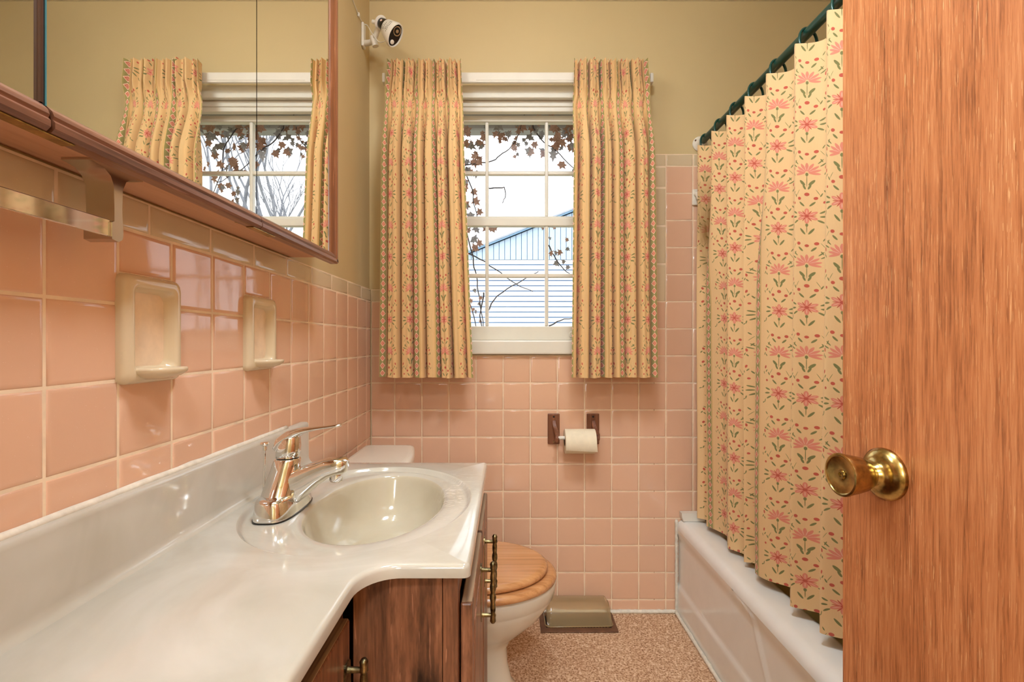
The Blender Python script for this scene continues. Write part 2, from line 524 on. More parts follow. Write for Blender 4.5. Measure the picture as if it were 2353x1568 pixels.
    mx = k.n('ShaderNodeMixShader'); mx.inputs[0].default_value = .16
    k.l(k.b.outputs[0], mx.inputs[1]); k.l(tl.outputs[0], mx.inputs[2])
    k.l(mx.outputs[0], k.out.inputs[0])
    return k.m
M['floral'] = mat_floral('floral_striped_cotton', ground=(rgb(238, 198, 142), rgb(220, 176, 116)))
M['floral_shower'] = mat_floral('floral_striped_shower_cloth', True)

# ------------------------------------------------------------------ room shell
XW, YW, ZC = -.552, 1.934, 2.44          # left wall, back wall, ceiling
XT, YT = -.543, 1.925                    # tile faces
XR = 1.43                                # right wall
YF = -.10                                # front (door) wall, room side
WX0, WX1, WZ0, WZ1 = -.37, .45, 1.027, 2.09   # window opening

def structure(o): return tag(o, kind='structure')
floor = structure(MB().box(XW - .1, XR + .1, YF - 1.5, YW + .1, -.06, 0).build('floor', M['carpet'], smooth=0))
ceiling = structure(MB().box(XW - .1, XR + .1, YF - 1.5, YW + .1, ZC, ZC + .06).build('ceiling', M['ceiling'], smooth=0))
wall_left = structure(MB().box(XW - .1, XW, YF, YW + .1, 0, ZC).build('wall_left', M['paint'], smooth=0))
wall_right = structure(MB().box(XR, XR + .1, YF, YW + .1, 0, ZC).build('wall_right', M['paint'], smooth=0))
b = MB()
b.box(XW, WX0, YW, YW + .12, 0, ZC); b.box(WX1, XR, YW, YW + .12, 0, ZC)
b.box(WX0, WX1, YW, YW + .12, 0, WZ0); b.box(WX0, WX1, YW, YW + .12, WZ1, ZC)
wall_back = structure(b.build('wall_back', M['paint'], smooth=0))
b = MB()
DX0, DX1 = -.20, .545
b.box(XW - .1, DX0, YF - .12, YF, 0, ZC); b.box(DX1, XR + .1, YF - .12, YF, 0, ZC); b.box(DX0, DX1, YF - .12, YF, 2.07, ZC)
wall_front = structure(b.build('wall_front', M['paint'], smooth=0))
# hallway behind the camera
b = MB()
b.box(XW - .2, XW - .1, YF - 1.5, YF - .12, 0, ZC); b.box(XR + .1, XR + .2, YF - 1.5, YF - .12, 0, ZC)
b.box(XW - .2, XR + .2, YF - 1.6, YF - 1.5, 0, ZC)
structure(b.build('wall_hall', M['paint'], smooth=0))

# ---- tiles: every tile one object, shared meshes
TP = .108        # tile pitch
TD = .008        # tile thickness
tile_cache = {}
def tile_mesh(w, h, mat, kind='tile', bev=.0042):
    key = (round(w, 4), round(h, 4), kind)
    if key in tile_cache: return tile_cache[key]
    b = MB()
    rings = []
    for ins, d in ((0, 0), (0, TD - .0034), (.0011, TD - .0012), (bev * .75, TD - .0002), (bev * 1.7, TD)):
        x, z = w / 2 - ins, h / 2 - ins
        top = z
        if kind == 'cap' : top = z - (.004 if d >= TD - .0012 else (.0015 if d > 0.003 else 0))
        rings.append([V((-x, -d, -z)), V((x, -d, -z)), V((x, -d, top)), V((-x, -d, top))])
    b.loft(rings, True, False, True)
    me = b.mesh(kind, mat, 180)
    tile_cache[key] = me
    return me
GR = .0022       # joint width
def put_tile(wall, a0, a1, z0, z1, parent, kind='tile', name='tile'):
    w, h = a1 - a0 - GR, z1 - z0 - GR
    if w < .006 or h < .006: return
    me = tile_mesh(w, h, M['cap'] if kind == 'cap' else M['tile'], kind)
    j = lambda s: random.gauss(0, s)
    if wall == 'left':
        place(name, me, (XW, (a0 + a1) / 2, (z0 + z1) / 2), parent, (0, j(.0016), math.radians(90) + j(.0016)))
    else:
        place(name, me, ((a0 + a1) / 2, YW, (z0 + z1) / 2), parent, (j(.0016), 0, j(.0016)))

ZTOP = 1.238          # top of the pink field
ZCAP = ZTOP + .052
# left wall
ly = [1.109 + TP * k for k in range(-11, 8)]         # vertical joints
ly = [YF] + [y for y in ly if y > YF + .01] + [YT]
HOLD = [(1.109 - 4 * TP, 1.109 - 3 * TP), (1.109 - TP, 1.109)]   # the two ceramic holders sit in these columns
HZ0, HZ1 = 1.022, 1.174
for y0, y1 in zip(ly, ly[1:]):
    for r in range(6):
        z1 = ZTOP - TP * r; z0 = z1 - TP
        holder = any(abs(y0 - h[0]) < .01 for h in HOLD)
        if holder and r == 0: z0 = HZ1
        if holder and r == 1: continue
        put_tile('left', y0, y1, z0, z1, wall_left)
cy = [1.192 + .152 * k for k in range(-9, 5)]
cy = [YF] + [y for y in cy if y > YF + .01] + [YT]
for y0, y1 in zip(cy, cy[1:]):
    put_tile('left', y0, y1, ZTOP, ZCAP, wall_left, 'cap', 'cap_tile')
MB().box(XW - .002, XT - .0022, YF, YT, .0, ZCAP - .003).build('grout', M['grout'], wall_left, smooth=0)
# back wall
bx = [-.449 + TP * k for k in range(0, 18)]
bx = [XT] + bx
TRX0, TRX1 = .583, .632
ZS = ZTOP + 5 * TP          # top of the tub surround field
for x0, x1 in zip(bx, bx[1:]):
    for r in range(12):
        z1 = ZTOP - TP * r; z0 = max(z1 - TP, .002)
        if x0 > .85 or (x0 > .72 and z1 < .36): continue
        if x1 > WX0 - .03 and x0 < WX1 + .03 and z1 > WZ0 + .02:
            continue
        put_tile('back', x0, x1, z0, z1, wall_back)
    if x0 > .6 and x0 < .85:
        for r in range(5):
            put_tile('back', x0, x1, ZTOP + TP * r, ZTOP + TP * (r + 1), wall_back)
# tiles beside the window, cut round the casing
for r in range(2):
    z1 = ZTOP - TP * r; z0 = z1 - TP
    put_tile('back', bx[1] + 0, WX0 - .03, z0, z1, wall_back) if bx[1] < WX0 - .04 else None
    put_tile('back', WX1 + .03, -.449 + 9 * TP, z0, z1, wall_back)
    put_tile('back', -.449 + 9 * TP, -.449 + 10 * TP, z0, z1, wall_back) if False else None
# wainscot cap, surround edge and surround cap
for a0, a1 in ((XT, -.492), (-.492, WX0 - .03), (WX1 + .03, TRX0)):
    put_tile('back', a0, a1, ZTOP, ZCAP, wall_back, 'cap', 'cap_tile')
zs = ZTOP
for k in range(4):
    z1 = min(zs + .152, ZS)
    put_tile('back', TRX0, TRX1, zs, z1, wall_back, 'cap', 'edge_tile'); zs = z1
put_tile('back', TRX0, TRX1, ZS, ZS + .052, wall_back, 'cap', 'corner_tile')
xs = TRX1
while xs < .85:
    put_tile('back', xs, xs + .152 if xs > TRX1 else xs + .108, ZS, ZS + .052, wall_back, 'cap', 'cap_tile')
    xs += .152 if xs > TRX1 else .108
b = MB()
yb0, yb1 = YT + .0022, YW + .002
b.box(XT, WX0 - .03, yb0, yb1, 0, ZCAP - .003); b.box(WX0 - .03, WX1 + .03, yb0, yb1, 0, WZ0 - .002)
b.box(WX1 + .03, TRX0, yb0, yb1, 0, ZCAP - .003); b.box(TRX0 + .003, XR, yb0, yb1, 0, ZS + .049)
b.build('grout', M['grout'], wall_back, smooth=0)
# tiled surround hidden behind the curtain: one joined field on each wall
b = MB()
x = -.449 + 13 * TP
while x < XR - .02:
    x1 = min(x + TP, XR)
    for r in range(-5, 9):
        z1 = ZTOP - TP * r
        b.box(x + .0012, x1 - .0012, YT, YW, z1 - TP + .0012, z1 - .0012)
    x = x1
tag(b.build('tile_field', M['tile'], wall_back, smooth=0), kind='stuff')
b = MB()
y = YT
while y > .45:
    for r in range(-5, 9):
        z1 = ZTOP - TP * r
        b.box(XR - .009, XR, y - TP + .0012, y - .0012, z1 - TP + .0012, z1 - .0012)
    y -= TP
tag(b.build('tile_field', M['tile'], wall_right, smooth=0), kind='stuff')

# caulk along the floor and up the tub edge
b = MB()
pts = [(.10 + .012 * i, YT - .004 + .002 * fold_noise(i * .7), .006 + .003 * fold_noise(i * .9, 3)) for i in range(49)]
b.tube(pts, [.008 + .003 * fold_noise(i * .8, 9) for i in range(49)], 8)
structure(b.build('trim_1', M['caulk'], smooth=180))
b = MB()
pts = [(.668 + .002 * fold_noise(i * .6, 5), YT - .005 - .02 * i, .005) for i in range(66)]
b.tube(pts, [.007 + .003 * fold_noise(i * .8, 12) for i in range(66)], 8)
structure(b.build('trim_2', M['caulk'], smooth=180))
b = MB()
pts = [(.671 + .002 * fold_noise(i * .6, 25), YT - .005, .006 + .0085 * i) for i in range(44)]
b.tube(pts, [.006 + .003 * fold_noise(i * .8, 32) for i in range(44)], 8)
structure(b.build('trim_3', M['caulk'], smooth=180))

# ------------------------------------------------------------------ window
win = structure(thing('window_1', None, None, ((WX0 + WX1) / 2, YW, WZ0)))
def wpart(name, boxes, mat='white', bev=.003):
    b = MB()
    for q in boxes: b.box(*q, bev=bev)
    return b.build(name, M[mat], win)
GX0, GX1 = -.325, .395                 # glass width
wpart('head_casing', [(WX0 - .03, WX1 + .03, YW - .016, YW + .004, 2.047, 2.097)])
wpart('side_casing', [(WX0 - .03, WX0 + .015, YW - .016, YW + .004, WZ0, 2.047)])
wpart('side_casing', [(WX1 - .015, WX1 + .03, YW - .016, YW + .004, WZ0, 2.047)])
wpart('head_jamb', [(WX0, WX1, YW + .004, YW + .118, 2.062, 2.09), (WX0, WX1, YW + .012, YW + .035, 2.026, 2.062)])
wpart('head_stop', [(WX0, WX1, YW + .018, YW + .045, 2.008, 2.028)])
wpart('side_jamb', [(WX0, WX0 + .03, YW + .004, YW + .118, WZ0, 2.07)])
wpart('side_jamb', [(WX1 - .03, WX1, YW + .004, YW + .118, WZ0, 2.07)])
st = wpart('sill', [(WX0 - .035, WX1 + .035, YW - .030, YW + .118, WZ0 + .001, 1.084)], bev=.006)
# sashes
def sash(name, y, z0, z1, rt, rb, zmid):
    s = thing(name, None, None, (.035, y, z0)); s.parent = win; s.matrix_parent_inverse = Matrix.Translation(-W[win])
    def pp(nm, q, mat='white', bev=.003):
        o = MB().box(*q, bev=bev).build(nm, M[mat], s); return o
    pp('top_rail', (GX0 - .03, GX1 + .03, y, y + .034, z1 - rt, z1)); pp('bottom_rail', (GX0 - .03, GX1 + .03, y, y + .034, z0, z0 + rb))
    pp('stile', (GX0 - .03, GX0 + .004, y, y + .034, z0 + rb, z1 - rt)); pp('stile', (GX1 - .004, GX1 + .03, y, y + .034, z0 + rb, z1 - rt))
    sc = 1111 / (y + .01)
    mx = [(1119 - 1166) / sc, (1256 - 1166) / sc]
    for x in mx: pp('muntin', (x - .007, x + .007, y + .004, y + .030, z0 + rb, z1 - rt), bev=.004)
    xs = [GX0] + mx + [GX1]
    for i in range(3):
        pp('muntin', (xs[i] + .006, xs[i + 1] - .006, y + .006, y + .028, zmid - .008, zmid + .008), bev=.004)
        for a, c in ((z0 + rb, zmid - .006), (zmid + .006, z1 - rt)):
            MB().box(xs[i] + .004, xs[i + 1] - .004, y + .016, y + .019, a - .002, c + .002).build('pane', M['pane'], s, smooth=0)
    return s
YL, YU = YW + .030, YW + .066
def zpix(py, y): return EYE + (787 - py) * y / 1111
sash('lower_sash', YL, 1.084, zpix(501, YL), .032, zpix(750, YL) - 1.084, zpix(633, YL))
sash('upper_sash', YU, zpix(517, YU), 2.016, .026, zpix(497, YU) - zpix(517, YU), zpix(396, YU))
b = MB()
b.lathe([(.013, 0), (.013, .004), (.009, .006), (.009, .003)], (.262, YL + .001, zpix(769, YL)), (0, -1, 0), 20)
b.build('sash_pull', M['white'], win)
MB().box(GX0, GX1, YW + .125, YW + .14, 1.575, 1.598).build('storm_rail', M['rooftrim'], win, smooth=0)

# ------------------------------------------------------------------ door
door = structure(thing('door_1', None, None, (.4845, .70, .012)))
td = V((.06, -.998, 0)).normalized()       # towards the hinges
nd_ = V((-td.y, td.x, 0)) * -1             # room-facing normal (-x)
if nd_.x > 0: nd_ = -nd_
o0 = V((.4845, .70, 0))
def dp(a, n, z): return o0 + td * a + nd_ * n + V((0, 0, z))
b = MB()
vs = [b.bm.verts.new(dp(a, n, z)) for a in (0, .76) for n in (0, -.035) for z in (.012, 2.05)]
for f in ((0, 1, 3, 2), (4, 6, 7, 5), (0, 4, 5, 1), (2, 3, 7, 6), (0, 2, 6, 4), (1, 5, 7, 3)):
    b.bm.faces.new([vs[i] for i in f])
bmesh.ops.bevel(b.bm, geom=b.bm.edges[:], offset=.0015, segments=1, affect='EDGES')
b.build('door_leaf', M['door'], door, smooth=0)
kc = dp(.076, 0, .906)
kn = thing('door_knob', None, None, kc); kn.parent = door; kn.matrix_parent_inverse = Matrix.Translation(-W[door])
MB().lathe([(.033, .0), (.0335, .003), (.033, .006), (.0305, .008), (.029, .0105), (.022, .0125), (.0165, .0145), (.014, .018), (.012, .022)], kc, nd_, 48).build('rose', M['brass'], kn, smooth=50)
MB().lathe([(.011, .019), (.0135, .022), (.0175, .026), (.0215, .034), (.0245, .046), (.0265, .057), (.0275, .060), (.0272, .0625),
            (.0250, .0632), (.0240, .0618), (.0225, .0612), (.008, .0600), (.0062, .0602), (.0058, .0625), (.0030, .0625), (.0026, .0605), (.0, .0605)], kc, nd_, 48).build('knob', M['brass'], kn, smooth=50)
for z in (.25, 1.8):
    MB().lathe([(.006, -.04), (.006, .04)], dp(.765, .004, z), (0, 0, 1), 12).build('hinge', M['brass'], door)
b = MB()
b.box(DX0 - .06, DX0, YF - .001, YF + .014, 0, 2.13, bev=.003); b.box(DX1 + .0, DX1 + .06, YF - .001, YF + .014, 0, 2.13, bev=.003); b.box(DX0, DX1, YF - .001, YF + .014, 2.07, 2.13, bev=.003)
structure(b.build('trim_4', M['white']))

# ------------------------------------------------------------------ bathtub
tub = thing('bathtub', 'white enamelled bathtub with plain front apron below the floral shower curtain', 'bathtub', (1.05, 1.17, 0))
TX0, TX1, TY0, TY1, TZ = .671, XR - .0105, .40, YT + .003, .372
def rrect(x0, x1, y0, y1, r, z, n=8):
    return [V((p.x, p.y, z)) for p in fillet([(x0, y0), (x1, y0), (x1, y1), (x0, y1)], max(r, .002), n)]
b = MB()
rings = []
for k in range(7):
    a = math.pi / 2 * k / 6
    rr = .034
    ins = rr * (1 - math.sin(a)); dz = rr * (1 - math.cos(math.pi / 2 - a)) if False else rr * (1 - math.sin(math.pi / 2 - (math.pi / 2 - a))) if False else rr * math.cos(a)
    # quarter round: from vertical side to flat deck
    rings.append((rr * (1 - math.cos(a)), TZ - rr * (1 - math.sin(a))))
R = [rrect(TX0 + i, TX1 - i * .2, TY0 + i * .2, TY1 - i * .2, .006, z) for i, z in rings]
for ins, dz, r in ((.075, .0005, .06), (.100, .000, .08), (.112, -.004, .09), (.120, -.014, .095), (.128, -.04, .10), (.145, -.16, .11), (.175, -.27, .12), (.23, -.305, .13)):
    R.append(rrect(TX0 + ins, TX1 - ins * .6, TY0 + ins * .8, TY1 - ins * .9, r, TZ + dz))
b.loft(R, True, False, True)
b.build('basin', M['tub'], tub, smooth=60)
def apron(u, v):
    y = lerp(TY0, TY1, u); z = lerp(0, TZ - .0335, v)
    edge = 1.335 - .10 * (1 - smooth01(.10, .33, z)) + .10 * smooth01(.325, .338, z)
    d1 = (edge - y); up = (z - .118) ; dn = (.335 - z)
    rec = .003 * smooth01(-.012, .012, d1) * smooth01(-.01, .012, up)
    foot = .006 * (1 - smooth01(-.010, .012, z - (.11 + .03 * max(0, 1.76 - y))))
    top = .0 + .010 * smooth01(.285, .338, z)
    rim = -.004 * math.exp(-((d1) / .008) ** 2) * smooth01(.10, .13, z)
    x = TX0 + .010 + rec - foot + rim - top
    return V((x, y, z))
b = MB(); b.grid(apron, 150, 44)
b.build('apron', M['tub'], tub, smooth=180, recalc=False)
b = MB(); b.box(TX0 + .02, TX1, TY0, TY0 + .02, 0, TZ - .03)
b.build('end_panel', M['tub'], tub)
# splash guard wedge on the tub deck against the wall
b = MB()
b.prism([(.690, TZ + .001), (.775, TZ + .001), (.775, TZ + .033), (.684, TZ + .033), (.684, TZ + .018)], 'y', YT - .030, YT - .002)
tag(b.build('splash_guard', M['white2']), 'small white plastic splash guard in the far corner of the tub rim', 'splash guard')

# ------------------------------------------------------------------ shower rod, rings, curtain, liner
ROD_X, ROD_Z = .769, 1.868
rod = thing('shower_rod', 'dark green shower curtain rod running along the tub to the window wall', 'curtain rod', (ROD_X, 1.2, ROD_Z))
MB().tube([(ROD_X, YF + .001, ROD_Z), (ROD_X, YT - .02, ROD_Z)], .0125, 20).build('rod', M['green'], rod)
MB().lathe([(.030, 0), (.030, .004), (.024, .010), (.018, .020), (.0165, .034)], (ROD_X, YW - .002, ROD_Z), (0, -1, 0), 28).build('wall_flange', M['white2'], rod)
MB().lathe([(.004, 0), (.004, .002), (.002, .0025)], (ROD_X - .021, YW - .013, ROD_Z + .010), (0, -1, 0), 12).build('screw', M['register'], rod)
ring_y = [1.868, 1.742, 1.622, 1.498, 1.374, 1.236, 1.112, .985, .86, .735, .61]
ords = ['first', 'second', 'third', 'fourth', 'fifth', 'sixth', 'seventh', 'eighth', 'ninth', 'tenth', 'last']
def ring_points(y):
    pts = []
    for k in range(25):
        a = 2 * math.pi * k / 24
        pts.append((ROD_X + .0 + .024 * math.cos(a), y + .006 * math.sin(a + .4), ROD_Z - .022 + .037 * math.sin(a)))
    return pts
for y, od in zip(ring_y, ords):
    b = MB(); b.tube(ring_points(y), .0036, 8, cap=False)
    bmesh.ops.remove_doubles(b.bm, verts=b.bm.verts[:], dist=1e-5)
    lab = f'{od} dark green curtain ring on the shower rod counting from the window wall' if od != 'last' else 'dark green curtain ring farthest from the window wall on the shower rod'
    tag(b.build('curtain_ring', M['green'], smooth=180), lab, 'curtain ring', 'green rings along the shower rod')

SY0, SY1 = 1.886, .50          # far and near end of the hanging cloth
def ring_phase(y):
    if y >= ring_y[0]: return (ring_y[0] - y) / .126
    for i in range(len(ring_y) - 1):
        if y >= ring_y[i + 1]: return i + (ring_y[i] - y) / (ring_y[i] - ring_y[i + 1])
    return len(ring_y) - 1 + (ring_y[-1] - y) / .125
def shower_pt(u, v):
    y = lerp(SY0, SY1, u)
    ph = ring_phase(y)
    k = math.floor(ph + .25)
    zb = .392 + .014 * fold_noise(ph * .6, 4) + .012 * smooth01(1.7, 1.0, y)
    fl = v                                  # 0 at top, 1 at hem
    drift = .10 * fl * fold_noise(ph * .45, 1.7) + .05 * math.sin(ph * 1.3) * fl + .43 * smooth01(.10, .45, fl) * (math.exp(-((ph - .55) / .6) ** 2) + math.exp(-((ph - 3.55) / .5) ** 2))
    A = lerp(.021, lerp(.015, .032, smooth01(2.4, 4.2, ph)), smooth01(.1, 1, fl)) * smooth01(0, .25, (SY0 - y) / .12 + .15)
    p2 = 2 * math.pi * (ph + drift)
    x = .752 - A * math.cos(p2) + .004 * math.cos(2 * p2 + .6) + .006 * fl * fold_noise(ph * .8, fl * 2.2, 3)
    ztop = 1.828 + .010 * math.cos(2 * math.pi * ph)
    yy = y + .010 * math.sin(p2) + .012 * fl * fold_noise(ph * .3, 2.2)
    return V((x, yy, lerp(ztop, zb, v)))
def shower_uv(u, v):
    y = lerp(SY0, SY1, u)
    return (ring_phase(y) * U_REP - U_REP * .27, lerp(1.83, .39, v))
b = MB(); b.grid(shower_pt, 330, 70, shower_uv)
tag(b.build('shower_curtain', M['floral_shower'], smooth=180, recalc=False), 'peach floral striped shower curtain hanging in folds along the bathtub', 'shower curtain')
def liner_pt(u, v):
    y = lerp(1.912, .50, u)
    s = fold_noise(y * 9, v * .8) * .010 + .008 * math.sin(y * 26 + v)
    return V((lerp(.800, .832, smooth01(0, 1, v)) + s * (.3 + v), y, lerp(1.826, .17, v)))
b = MB(); b.grid(liner_pt, 160, 40)
tag(b.build('shower_liner', M['liner'], smooth=180, recalc=False), 'yellowed translucent vinyl shower liner hanging inside the tub behind the floral curtain', 'shower liner')
# small ceramic hook on the surround
hk = thing('ceramic_hook', 'small white ceramic wall hook on pink tiles beside the shower curtain', 'hook', (.748, YT, 1.645))
MB().box(.733, .765, YT - .010, YT - .0005, 1.620, 1.684, bev=.004).build('base_plate', M['porcelain'], hk)
b = MB(); b.loft([superell(.749, YT - .010 - t, r, r * 1.5, 0, 20, 2.6) for t, r in ((0, .012), (.01, .009), (.02, .009), (.026, .007))])
for v_ in b.bm.verts:
    d = (YT - .010) - v_.co.y
for v_ in list(b.bm.verts): pass
b.bm.free()
b = MB(); b.tube([(.749, YT - .009, 1.662), (.749, YT - .020, 1.660), (.749, YT - .032, 1.650), (.749, YT - .034, 1.636)], [.012, .010, .010, .008], 14)
b.build('peg', M['porcelain'], hk)

# ------------------------------------------------------------------ window curtains and their rod
crod = thing('traverse_rod', 'white flat traverse curtain rod above the window between the two curtains', 'curtain rod', (.03, 1.84, 2.07))
ZRD = zpix(178, 1.866)
MB().box(-.47, .55, 1.864, 1.876, ZRD - .020, ZRD + .020, bev=.004).build('rod_face', M['white2'], crod)
MB().box(-.12, .55, 1.8625, 1.8642, ZRD - .012, ZRD - .009, bev=.0004).build('groove', M['white2'], crod)
for x in (-.478, .558):
    MB().box(x - .006, x + .006, 1.864, YW - .0005, ZRD - .018, ZRD + .018, bev=.003).build('return_bracket', M['white2'], crod)

def drape(name, label, xo_t, xi_t, xo_b, xi_b, side, nf, seed):
    zt, zb, zp = 2.136, .946, 2.008
    L = .86
    def xe(z):
        t = (zt - z) / (zt - zb)
        tt = smooth01(0, .25, t) * .55 + .45 * t
        waist = -.004 * math.exp(-((z - zp) / .05) ** 2)
        return lerp(xo_t, xo_b, tt) - side * waist, lerp(xi_t, xi_b, t)
    def pt(s, v):
        z = lerp(zt, zb, v)
        xo, xi = xe(z)
        hdr = smooth01(zp - .03, zp + .05, z)          # header flare above the pinch
        pinch = math.exp(-((z - zp) / .026) ** 2)
        body = smooth01(zp - .01, zp - .25, z)
        g = s + .020 * fold_noise(s * 5, seed) + .008 * (1 - hdr) * fold_noise(s * 3.2, z * 1.3, seed)
        edge = min(1, 8 * s, 8 * (1 - s))
        g = s + (g - s) * edge
        ph = 2 * math.pi * nf * g + math.pi
        c1 = math.cos(ph)
        A = .007 + .017 * hdr + .030 * body
        A *= .75 + .5 * fold_noise(math.floor(nf * g) * 1.7, seed + 3) + .12
        d = A * (2 * ((1 + c1) / 2) ** 2.0 - 1) * lerp(1, 1.25, body) + .0110 * hdr * math.cos(3 * ph) + .003 * body * math.cos(2 * ph + 1.1)
        sx = s + (.155 / nf) * math.sin(ph) * (-1.0 * body - .35 * hdr) + (.20 / nf) * math.sin(ph) * pinch * -.9 / 1.6
        x = lerp(xo, xi, sx)
        zz = z + (.006 * c1 if v < .001 else 0) + (.004 * fold_noise(s * 7, seed) if v > .999 else 0)
        tilt = -.012 * body
        return V((x, 1.824 - .004 * hdr + d + tilt - .0 * side, zz))
    def uv(s, v):
        u0 = U_REP / 2 - .016
        if side < 0: u = u0 + s * L
        else: u = U_REP * 5 + U_REP / 2 + .016 - s * L
        return (u, lerp(zt, zb, v))
    b = MB(); b.grid(pt, 224, 96, uv)
    o = b.build(name, M['floral'], smooth=180, recalc=False)
    return tag(o, label, 'curtain', 'pinch-pleated curtains at the window')
drape('window_curtain', 'floral pinch-pleated window curtain on the side of the toilet corner', -.448, -.173, -.473, -.126, -1, 7, 1.3)
drape('window_curtain', 'floral pinch-pleated window curtain on the side of the shower', .521, .247, .553, .236, 1, 7, 5.1)
# stitched hem lines are part of the cloth

# ------------------------------------------------------------------ vanity top with moulded sink
ZK = .760
vt = thing('countertop', 'cream cultured marble vanity top with moulded oval sink and L-shaped front edge', 'countertop', (-.30, .6, ZK - .02))
poly = fillet([(XT + .0005, YF + .001), (-.204, YF + .001), (-.204, .687), (-.053, .687), (-.053, 1.277), (XT + .0005, 1.277)], [0, .002, .055, .010, .010, .002], 10)
poly = [V(p) for p in poly]
EC1, EA1 = V((-.287, .970)), V((.214, .256))
ECB, EAB = V((-.263, .990)), V((.130, .203))
NE = 96
def ell(c, a, z): return [V((c.x + a.x * math.cos(2 * math.pi * k / NE), c.y + a.y * math.sin(2 * math.pi * k / NE), z)) for k in range(NE)]
b = MB()
bm = b.bm
R = []
for d, z in ((0, -.0195), (0, -.007), (.0015, -.0033), (.004, -.0010), (.008, 0)):
    R.append([V((p.x, p.y, ZK + z)) for p in inset(poly, d)])
b.loft(R, True, False, False)
bm.verts.ensure_lookup_table()
top = bm.verts[len(bm.verts) - len(poly):]
hole = [bm.verts.new(p) for p in ell(EC1, EA1, ZK)]
edges = []
for loop in (list(top), hole):
    for i in range(len(loop)):
        e = bm.edges.get((loop[i], loop[(i + 1) % len(loop)])) or bm.edges.new((loop[i], loop[(i + 1) % len(loop)]))
        edges.append(e)
bmesh.ops.triangle_fill(bm, edges=edges, use_beauty=True, use_dissolve=False)
slab = b.build('slab', M['marble'], vt, smooth=40)
b = MB()
rings = []
for ins, z in ((0, 0), (.0015, -.0006), (.004, -.0036), (.007, -.0080), (.010, -.0098), (.014, -.0102)):
    rings.append(ell(EC1, EA1 - V((ins, ins)), ZK + z))
for t, z in ((.25, -.0098), (.5, -.0096), (.75, -.0098)):
    rings.append(ell((EC1).lerp(ECB, t), (EA1 - V((.014, .014))).lerp(EAB + V((.012, .012)), t), ZK + z))
for g, z in ((.012, -.0104), (.006, -.0118), (.0025, -.0145)):
    rings.append(ell(ECB, EAB + V((g, g)), ZK + z))
b.loft(rings, True, False, False)
b.build('sink_deck', M['marble'], vt, smooth=180)
b = MB()
rings = []
for g, z in ((.006, -.0118), (.0025, -.0145), (0, -.0185), (-.002, -.026)):
    rings.append(ell(ECB, EAB + V((g, g)), ZK + z - .00005))
for f, z in ((.955, -.050), (.92, -.074), (.86, -.096), (.76, -.114), (.60, -.127), (.38, -.133), (.16, -.1355)):
    rings.append(ell(ECB + V((-.01 * (1 - f), 0)), EAB * f if f > .3 else V((EAB.x * f, lerp(EAB.y * f, EAB.x * f, .8))), ZK + z))
b.loft(rings, True, False, True)
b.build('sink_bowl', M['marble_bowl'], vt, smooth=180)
MB().lathe([(.026, 0), (.026, .003), (.020, .004), (.016, .001), (.0, .001)], (ECB.x - .009, ECB.y, ZK - .1362), (0, 0, 1), 28).build('drain', M['chrome'], vt)
# backsplash with rounded top
b = MB()
prof = [(XT + .0006, ZK - .001), (XT + .034, ZK - .001), (XT + .027, ZK + .0025), (XT + .0225, ZK + .008), (XT + .0205, ZK + .016), (XT + .0195, ZK + .098), (XT + .0185, ZK + .1035), (XT + .0155, ZK + .1065), (XT + .0006, ZK + .107)]
b.prism(prof, 'y', YF + .001, 1.272)
b.build('backsplash', M['marble'], vt, smooth=50)
b = MB()
pts = [(XT + .005, YF + .02 + .0322 * i, ZK + .1078 + .0012 * fold_noise(i * .7, 40)) for i in range(40)]
b.tube(pts, [.0058 + .001 * fold_noise(i * .9, 50) for i in range(40)], 8)
b.build('caulk_bead', M['caulk'], vt, smooth=180)

# ------------------------------------------------------------------ vanity cabinets
def spindle_pull(root_or_parent, x, y, zc, L=.118):
    """turned vertical bar on two posts with a backplate, on a face that looks towards +x"""
    n = 30
    prof = []
    for i in range(n + 1):
        t = i / n; z = -L / 2 + L * t
        r = .0042 + .0022 * abs(math.sin(t * math.pi * 6)) * (1 if .3 < t < .7 else .6)
        if t < .04 or t > .96: r = .0035 if (t < .02 or t > .98) else .006
        if abs(t - .13) < .03 or abs(t - .87) < .03: r = .0062
        prof.append((r, z))
    b = MB(); b.lathe(prof, (x + .024, y, zc), (0, 0, 1), 14)
    for s in (-1, 1):
        b.lathe([(.0055, 0), (.004, .006), (.0038, .018), (.005, .024)], (x, y, zc + s * L * .37), (1, 0, 0), 12)
    b.prism(fillet([(y - .010, zc - L * .46), (y + .010, zc - L * .46), (y + .014, zc), (y + .010, zc + L * .46), (y - .010, zc + L * .46), (y - .014, zc)], .006, 4), 'x', x, x + .0025)
    return b.build('pull', M['bronze'], root_or_parent, smooth=60)
vc = thing('vanity_cabinet', 'worn dark brown wooden vanity cabinet under the sink', 'cabinet', (-.30, .98, 0))
FX = -.072
MB().box(XT + .002, FX - .022, 1.250, 1.262, .09, ZK - .021, bev=.001).build('far_side_panel', M['cabinet'], vc)
MB().box(XT + .002, FX - .022, .7145, 1.2495, .09, .11, bev=.001).build('floor_panel', M['cabinet'], vc)
MB().box(XT + .002, XT + .008, .7145, 1.2495, .11, ZK - .021, bev=.001).build('back_panel', M['cabinet'], vc)
MB().box(-.225, FX - .023, .704, .7138, .0, ZK - .022, bev=.0015).build('side_panel', M['cabinet'], vc)
MB().box(-.225, FX - .024, .7015, .7042, ZK - .027, ZK - .0205, bev=.0008).build('top_bead', M['bare'], vc)
MB().box(FX - .022, FX, .702, .735, .0, ZK - .0205, bev=.0015).build('stile', M['cabinet'], vc)
MB().box(FX - .022, FX, 1.228, 1.262, .0, ZK - .0205, bev=.0015).build('stile', M['cabinet'], vc)
